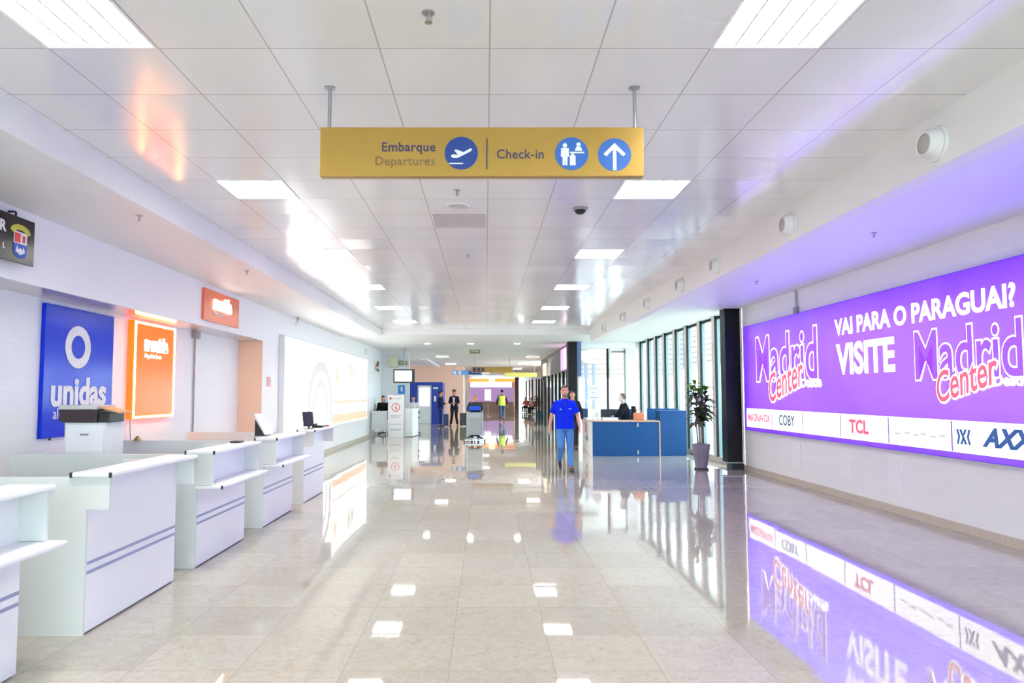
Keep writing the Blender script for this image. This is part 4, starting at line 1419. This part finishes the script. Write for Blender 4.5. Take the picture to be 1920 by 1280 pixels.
# man walking towards the camera
walk = dict(hiL=(-.09, 0, .90), knL=(-.10, .06, .50), anL=(-.10, .19, .085), toL=(-.11, .36, .055),
            hiR=(.09, 0, .90), knR=(.10, .12, .50), anR=(.09, -.20, .20), toR=(.09, -.08, .05),
            elL=(-.265, .0, 1.13), wrL=(-.29, .10, .89), elR=(.265, -.06, 1.13), wrR=(.31, -.04, .885), H=(0, .03, 1.63))
walk['toL'] = (-.12, .35, .035)
t, T, J = human('man in a bright blue polo shirt and jeans walking towards the camera', (1.66, 14.9, 0), PI, walk, 1.77,
                skin=(222, 162, 138), hair=(74, 62, 58), top=(4, 40, 210), sleeve='short', legs=(70, 128, 190), shoes=(50, 34, 34), beard=(110, 96, 92), build=1.12, vox=.0055, hem=.86)
mb = MB()
mb.box(-.125, -.065, .148, .156, 1.262, 1.274)
mb.bm.transform(T)
mb.build('chest_logo', WV, t)
mb = MB()
mb.box(.08, .115, .148, .156, 1.25, 1.275)
mb.bm.transform(T)
mb.build('chest_emblem', mat('pale_teal_print', (90, 170, 190), 0.5), t)
mb = MB()
mb.box(-.012, .012, .135, .152, 1.32, 1.43)
mb.bm.transform(T)
mb.build('placket', mat('deep_blue_cloth', (8, 32, 150), 0.7), t)

walk2 = dict(walk)
human('person in dark clothes walking right behind the man in the blue polo', (2.55, 20.8, 0), PI * 0.95, walk2, 1.68, hair=(60, 44, 40), skin=(200, 150, 125), top=(28, 28, 34), legs=(26, 26, 30), shoes=(60, 28, 30), longhair=True, vox=.012)
SIT = lambda sh, fwd=.42: dict(P=(0, 0, sh + .10), N=(0, .06, sh + .62), H=(0, .10, sh + .79),
                              shL=(-.175, .05, sh + .57), elL=(-.22, .16, sh + .31), wrL=(-.16, .38, sh + .27),
                              shR=(.175, .05, sh + .57), elR=(.22, .16, sh + .31), wrR=(.16, .38, sh + .27),
                              hiL=(-.09, .02, sh + .08), knL=(-.11, fwd, sh + .06), anL=(-.11, fwd - .04, sh - .33), toL=(-.115, fwd + .12, sh - .385),
                              hiR=(.09, .02, sh + .08), knR=(.11, fwd, sh + .06), anR=(.11, fwd - .04, sh - .33), toR=(.115, fwd + .12, sh - .385))
human('man in a black jacket seated behind the blue desk facing left', (4.0, 20.3, 0), PI / 2, SIT(.70), 1.75, hair=(96, 90, 86), skin=(214, 190, 178), top=(26, 30, 40), legs=(34, 78, 86), mask=(225, 225, 225), vox=.012)
human('person in black with face mask seated at the far white table', (-4.0, 27.9, 0), PI, SIT(.74), 1.62, hair=(70, 40, 44), skin=(214, 160, 140), top=(28, 24, 28), legs=(26, 24, 28), longhair=True, vox=.012)
office_chair(-3.97, 27.98, 0.69, 'dark chair under the person in black at the far white table', CHM, 0)
human('person in white behind the white information desk', (-2.86, 28.3, 0), PI, SIT(.74), 1.62, hair=(30, 28, 32), skin=(208, 160, 140), top=(228, 228, 232), legs=(40, 36, 44), vox=.012)
office_chair(-2.86, 28.38, 0.69, 'dark chair behind the white information desk', CHM, 0)
crew = dict(elL=(-.23, .05, 1.15), wrL=(-.08, .24, 1.12), elR=(.23, .05, 1.15), wrR=(.08, .24, 1.10))
human('crew member in navy uniform and cap standing by the blue booth', (-2.22, 35.2, 0), -PI / 2, crew, 1.76, skin=(226, 160, 90), hair=(30, 26, 30), top=(22, 34, 76), legs=(22, 30, 66), cap=(24, 30, 80), vox=.012)  # orange light on the face is put into the skin tone
human('crew member in dark blazer, white shirt and cap looking at a phone', (-1.56, 35.6, 0), PI * 0.97, dict(crew, hiL=(-.11, 0, .90), anL=(-.17, .04, .085), toL=(-.20, .19, .03), anR=(.17, -.03, .085), toR=(.2, .12, .03)), 1.80, skin=(196, 150, 130), hair=(60, 54, 52), top=(30, 30, 56), legs=(24, 22, 28), cap=(70, 66, 66), jacket_open=(225, 215, 200), vox=.012)
human('worker in a yellow hi-vis vest walking away down the hall', (1.0, 42.5, 0), 0.0, dict(walk, H=(0, .0, 1.63)), 1.86, skin=(190, 140, 120), hair=(24, 22, 26), top=(60, 44, 60), legs=(60, 92, 120), shoes=(36, 40, 60), vest=(206, 240, 90), vox=.012)
human('person in a dark grey jacket leaning over the luggage trolley', (-0.35, 24.5, 0), PI, dict(H=(0, .12, 1.52), N=(0, .09, 1.38), elL=(-.27, .05, 1.12), wrL=(-.25, .28, 1.08), elR=(.27, .05, 1.12), wrR=(.25, .28, 1.08), shL=(-.18, .08, 1.33), shR=(.18, .08, 1.33)), 1.66, skin=(216, 150, 110), hair=(190, 130, 90), top=(60, 66, 72), legs=(40, 46, 60), build=1.1, vox=.012)

# luggage trolley
t = thing('luggage_trolley', (-0.38, 23.9, 0), 'silver luggage trolley with a grey front board in mid hall', 'luggage trolley')
BOARD = mat('grey_trolley_board', (150, 152, 156), 0.35, metal=0.3)
MB().box(-0.60, -0.12, 23.86, 23.90, 0.22, 0.98, 0.01).build('front_board', BOARD, t)
MB().box(-0.58, -0.14, 23.848, 23.859, 0.30, 0.80).build('sign_face', mat('pale_grey_face', (172, 176, 178), 0.4), t)
for x in (-0.62, -0.10):
    MB().tube([(x, 23.9, 0.14), (x, 23.92, 0.98), (x, 24.05, 1.03)], 0.016).build('side_tube', STEEL, t)
MB().tube([(-0.62, 24.07, 1.03), (-0.10, 24.07, 1.03)], 0.018).build('handle', BLACK, t)
MB().box(-0.70, -0.02, 23.60, 23.66, 0.05, 0.09, 0.006).box(-0.66, -0.06, 23.66, 24.3, 0.10, 0.12, 0.004).build('platform', STEEL, t)
MB().tube([(-0.62, 23.72, 0.12), (-0.48, 23.68, 0.21), (-0.24, 23.68, 0.21), (-0.10, 23.72, 0.12)], 0.025).build('bumper', BLACK, t)
for (x, y) in ((-0.70, 23.64), (-0.02, 23.64), (-0.36, 24.28)):
    MB().cyl((x - 0.018, y, 0.05), (x + 0.018, y, 0.05), 0.05, n=20).build('wheel', BLACK, t)
tag(MB().box(-0.55, -0.16, 23.84, 23.98, 1.045, 1.19, 0.03).build('bag', mat('bright_blue_nylon', (20, 80, 220), 0.6)), 'bright blue bag on top of the luggage trolley', 'bag')


def suitcase(x, y, w_, d_, h, m, label, rzz=0):
    t = thing('suitcase', (x, y, 0), label, 'suitcase')
    MB().box(x - w_ / 2, x + w_ / 2, y - d_ / 2, y + d_ / 2, 0.05, h, 0.02).build('case', m, t)
    MB().tube([(x - .08, y, h), (x - .08, y, h + .35), (x + .08, y, h + .35), (x + .08, y, h)], 0.008).build('handle', STEEL, t)
    for sx in (-1, 1):
        MB().cyl((x + sx * (w_ / 2 - .05) - .01, y, .027), (x + sx * (w_ / 2 - .05) + .01, y, .027), 0.027, n=12).build('wheel', BLACK, t)


suitcase(-1.93, 34.95, .24, .30, .62, mat('navy_case', (36, 50, 92), 0.5), 'small navy suitcase beside the crew member in navy')
suitcase(-1.08, 35.3, .36, .28, .66, BLACK, 'black suitcase right of the crew member in the blazer')

# ------------------------------------------------------------------ information desk group on the far left
t = thing('white_table', (-3.98, 26.8, 0), 'white boxed table in front of the seated person in black', 'table')
MB().box(-4.27, -3.68, 26.7, 26.73, 0.26, 0.92, 0.003).build('front_panel', LAMG, t)
MB().box(-4.29, -3.66, 26.68, 27.3, 0.921, 0.95, 0.004).build('table_top', LAM, t)
for (x, y) in ((-4.26, 26.74), (-3.70, 26.74), (-4.26, 27.25), (-3.70, 27.25)):
    MB().box(x - 0.018, x + 0.018, y - 0.018, y + 0.018, 0, 0.92).build('leg', STEEL, t)
t = thing('notice_totem', (-3.32, 26.5, 0), 'tall white notice board with a red round symbol', 'notice board')
MB().box(-3.62, -3.04, 26.45, 26.55, 0, 1.56, 0.004).build('board', WPLAST, t)
REDP = mat('red_print', (222, 84, 84), 0.5)
Mt = fr('F', -3.33, 26.449, 1.10)
r_ = MB().ring(0, 0, 0.155, 0.155, 0.03, 0.03, Mt, 0.003)
r_.build('round_symbol', REDP, t)
MB().disc(0, 0.05, 0.02, Mt, 0.003, n=14).prism([(-0.02, 0.02), (0.02, 0.02), (0.03, -0.04), (0.06, -0.08), (0.03, -0.09), (0.0, -0.04), (-0.04, -0.06)], Mt, 0.003).build('figure_symbol', REDP, t)
MB().disc(-0.20, 0.33, 0.045, Mt, 0.003, n=20).build('red_dot', mat('bright_red_dot', (226, 50, 80), 0.5), t)
g = MB()
for (a, b_, z) in ((-.12, .2, .33), (-.2, .2, -.30), (-.2, .18, -.34), (-.14, .12, -.38), (-.22, .2, -.62), (-.22, .2, -.80), (-.18, .2, -.84)):
    g.rect(a, b_, z - 0.012, z + 0.012, Mt, 0.003)
g.build('text_lines', mat('pale_grey_print', (196, 192, 200), 0.5), t)
t = thing('information_desk', (-2.8, 27.0, 0), 'white angled information desk right of the notice board', 'desk')
b = MB()
b.prism([(-3.03, 26.6), (-2.72, 26.6), (-2.60, 27.6), (-3.03, 27.6)], fr('U', 0, 0, 0.02), 1.0)
b.build('cabinet', WPLAST, t)
b = MB()
b.prism([(-3.03, 26.56), (-2.70, 26.56), (-2.57, 27.62), (-3.03, 27.62)], fr('U', 0, 0, 1.021), 0.03)
b.build('worktop', LAM, t)
MB().box(-3.0, -2.75, 26.585, 26.598, 0.12, 0.9).build('front_print', LAMG, t)
t = thing('information_screen', (-3.12, 27.4, 2.0), 'wall-size flight information screen hanging above the information desk', 'screen')
MB().box(-3.55, -2.73, 27.4, 27.48, 2.02, 2.55, 0.01).build('bezel', BLACK, t)
MB().box(-3.50, -2.84, 27.395, 27.40, 2.08, 2.50).build('display', mat('lit_display', (245, 248, 250), 0.3, emit=(240, 246, 250), es=1.0), t)
g = MB()
for k in range(3):
    g.rect(0.18 - 0.02 * k, 0.42, 0.08 + 0.1 * k, 0.095 + 0.1 * k, fr('F', -3.5, 27.394, 2.08), 0.001)
g.build('text_lines', mat('teal_text', (140, 190, 190), 0.4), t)
MB().cyl((-3.12, 27.44, 2.55), (-3.12, 27.44, 3.38), 0.02, n=12).build('pole', STEEL, t)
t = thing('blue_poster', (-3.50, 29.48, 1.6), 'small bright blue poster on the wall behind the information desk', 'poster')
MB().box(-3.62, -3.34, 29.47, 29.499, 1.60, 1.96).build('board', mat('cyan_blue_print', (24, 138, 222), 0.4), t)
MB().disc(0, 0, 0.05, fr('F', -3.47, 29.469, 1.85), 0.003, n=18).rect(-.04, .04, -.14, -.05, fr('F', -3.47, 29.469, 1.85), 0.003).build('symbol', WV, t)
EXG = mat('dim_green_exit_face', (104, 112, 72), 0.4, emit=(100, 112, 70), es=0.25)


def exit_sign(x, y, z, w_, label, rod, words='SAÍDA'):
    t = thing('exit_sign', (x, y, z), label, 'exit sign')
    MB().box(x - w_ / 2, x + w_ / 2, y, y + 0.04, z, z + w_ * 0.5, 0.004).build('face', EXG, t)
    text(words, 'lettering', WPLAST, t, fr('F', x, y - 0.001, z + w_ * 0.15), w_ * 0.26, 0.001, 'CENTER')
    MB().cyl((x, y + 0.02, z + w_ * 0.5), (x, y + 0.02, rod), 0.012, n=10).build('rod', STEEL, t)


exit_sign(-0.42, 28.5, 3.22, 0.42, 'olive green exit sign hanging from the ceiling in mid hall', 3.38)
exit_sign(-3.42, 29.40, 2.80, 0.36, 'olive exit sign above the information screen', 3.38)
tag(MB().box(-4.0, -3.62, 29.3, 29.49, 2.7, 3.15, 0.02).build('speaker_box', mat('cream_plastic', (226, 224, 196), 0.5)), 'cream box mounted high in the far left corner', 'box')

# blue booth
t = thing('blue_booth', (-3.18, 39, 0), 'royal blue booth with a white door at the far left', 'booth')
BB = mat('royal_blue_booth', (20, 56, 168), 0.35)
MB().box(-4.5, -3.72, 39, 39.2, 0, 2.25, 0.004).build('left_post', BB, t)
MB().box(-2.96, -2.34, 39, 39.2, 0, 2.25, 0.004).build('right_panel', BB, t)
MB().box(-3.72, -2.96, 39, 39.2, 2.08, 2.25, 0.004).build('header', BB, t)
MB().box(-4.5, -2.34, 39.2, 41, 0, 2.2, 0.004).build('cabin', BB, t)
d = MB().box(-3.72, -2.96, 39.05, 39.15, 0, 2.08, 0.004).build('door', WPLAST, t)
MB().box(-3.62, -3.06, 39.03, 39.05, 0.95, 1.95).build('door_pane', mat('lit_milk_glass', (250, 252, 250), 0.2, emit=(245, 250, 250), es=0.7), d)
MB().box(-2.86, -2.60, 38.99, 39.0, 1.88, 1.98).build('white_label', WV, t)
MB().box(-2.82, -2.70, 38.99, 39.0, 1.20, 1.48).build('notice', WV, t)

# far signs
def far_sign(x0, x1, y, z0, z1, m, label, nm='hanging_sign', parts=None):
    t = thing(nm, ((x0 + x1) / 2, y, z0), label, 'sign')
    MB().box(x0, x1, y, y + 0.08, z0, z1, 0.003).build('panel', m, t)
    for x in (x0 + 0.15, x1 - 0.15):
        MB().cyl((x, y + 0.04, z1), (x, y + 0.04, 3.378), 0.012, n=8).build('rod', STEEL, t)
    if parts:
        for (a, b_, mm) in parts:
            MB().box(a, b_, y - 0.004, y, z0 + 0.04, z1 - 0.04).build('pictogram', mm, t)
    return t


far_sign(-0.66, 1.32, 34, 2.62, 2.90, GOLD, 'farther golden hanging sign at mid distance', parts=[(-0.6, -0.45, DARKV), (-0.4, -0.25, DARKV), (-0.2, -0.05, DARKV)])
far_sign(-2.0, -0.2, 46 * 0.92, 2.74, 3.0, mat('sky_blue_sign', (110, 160, 215), 0.4), 'pale blue hanging sign left of the farther golden one', parts=[(-1.9, -1.75, WV), (-1.6, -1.45, WV), (-1.0, -0.25, NAVY)])
far_sign(1.2, 3.2, 44, 2.66, 2.92, mat('lime_yellow_sign', (214, 214, 110), 0.4), 'pale yellow hanging sign far down on the right')
ORH = mat('orange_lit_header', (250, 160, 70), 0.4, emit=(250, 150, 60), es=0.7)
t = thing('shop_header', (0.0, 60, 2.5), 'orange lit header over the kiosks at the end of the hall', 'sign')
MB().box(-1.4, 2.5, 60, 60.3, 2.62, 2.9).build('panel', ORH, t)
MB().box(0.3, 0.8, 59.98, 60.0, 2.5, 2.98).build('badge', mat('cream_lit_badge', (250, 240, 190), 0.4, emit=(250, 240, 190), es=0.8), t)
for x in (-1.35, 2.45):
    MB().box(x - 0.05, x + 0.05, 60, 60.3, 0, 2.62).build('post', PEACH, t)
t = thing('purple_wall_panel', (0.5, 66, 0), 'pale purple display wall at the end of the hall', 'display wall')
MB().box(-1.41, 2.7, 66, 66.2, 0.9, 2.25).build('panel', mat('lilac_lit_panel', (190, 160, 214), 0.5, emit=(190, 155, 215), es=0.35), t)
MB().box(-1.41, 2.7, 65.98, 66.2, 0, 0.9).build('counter_base', mat('cream_base', (228, 214, 200), 0.5), t)
t = thing('poster_stand', (0.15, 52, 0), 'white poster on a pole stand near the end of the hall', 'sign stand')
MB().box(-0.05, 0.42, 52, 52.03, 1.15, 1.95, 0.004).build('poster', mat('white_lit_poster', (250, 250, 250), 0.4, emit=(250, 248, 250), es=0.5), t)
MB().cyl((0.19, 52.04, 0.02), (0.19, 52.04, 1.15), 0.02, n=10).build('pole', STEEL, t)
MB().cyl((0.19, 52.04, 0), (0.19, 52.04, 0.02), 0.2, n=20).build('base', STEEL, t)
t = thing('dark_column', (3.3, 76, 0), 'dark brown column with red top at the far right end', 'column')
MB().box(3.15, 3.6, 76, 76.3, 0, 3.38).build('shaft', mat('dark_brown_cladding', (74, 62, 56), 0.5), t)
MB().box(2.85, 3.149, 76, 76.3, 1.9, 3.2).build('red_panel', mat('rose_red_panel', (222, 84, 92), 0.5), t)
for i, (y, l) in enumerate(((62, 'nearest'), (66, 'middle'), (71, 'farthest'))):
    tag(MB().box(4.05, 4.148, y, y + 0.5, 0, 2.9).build('wall_post', mat('brown_wall_post', (120, 92, 74), 0.5)), 'brown post on the far right wall, %s of three' % l, 'post', 'posts on the far right wall')
# seating and plant at the far right
for i, (x, y, c, l) in enumerate(((3.55, 62, (190, 120, 130), 'left'), (3.75, 57, (214, 160, 150), 'right'))):
    human('seated traveller with a rose coloured top far down the right side, %s of two' % l, (x, y, 0), PI * 0.8, SIT(.45), 1.7, top=c, legs=(50, 56, 62), hair=(60, 48, 44), vox=.016)
    office_chair(x, y + 0.02, 0.45, 'dark seat under the far %s seated traveller' % l, CHM, -PI * 0.2, 'waiting_chair')
t = thing('potted_plant', (3.55, 47, 0), 'brown leafy plant in a teal pot far down the right side', 'potted plant')
MB().loft([(3.55, 47, 0, .16, .16), (3.55, 47, .5, .22, .22)], 24).build('pot', mat('teal_pot', (30, 130, 170), 0.4), t)
MB().limb([(3.55, 47, .5), (3.5, 47, .9), (3.4, 47, 1.3)], [.02, .015, .01], 8).build('stem', mat('plant_stem', (112, 100, 84)), t)
b = MB()
for k in range(60):
    leaf(b, (3.47 + rnd.uniform(-.08, .08), 47 + rnd.uniform(-.08, .08), rnd.uniform(.75, 1.35)), rnd.uniform(0, 6.28), rnd.uniform(-.2, .7), .36, .08)
b.build('foliage', mat('brown_leaf', (92, 76, 64), 0.5), t, smooth=True)

# tidy helper properties
for o in bpy.data.objects:
    if '_o' in o:
        del o['_o']
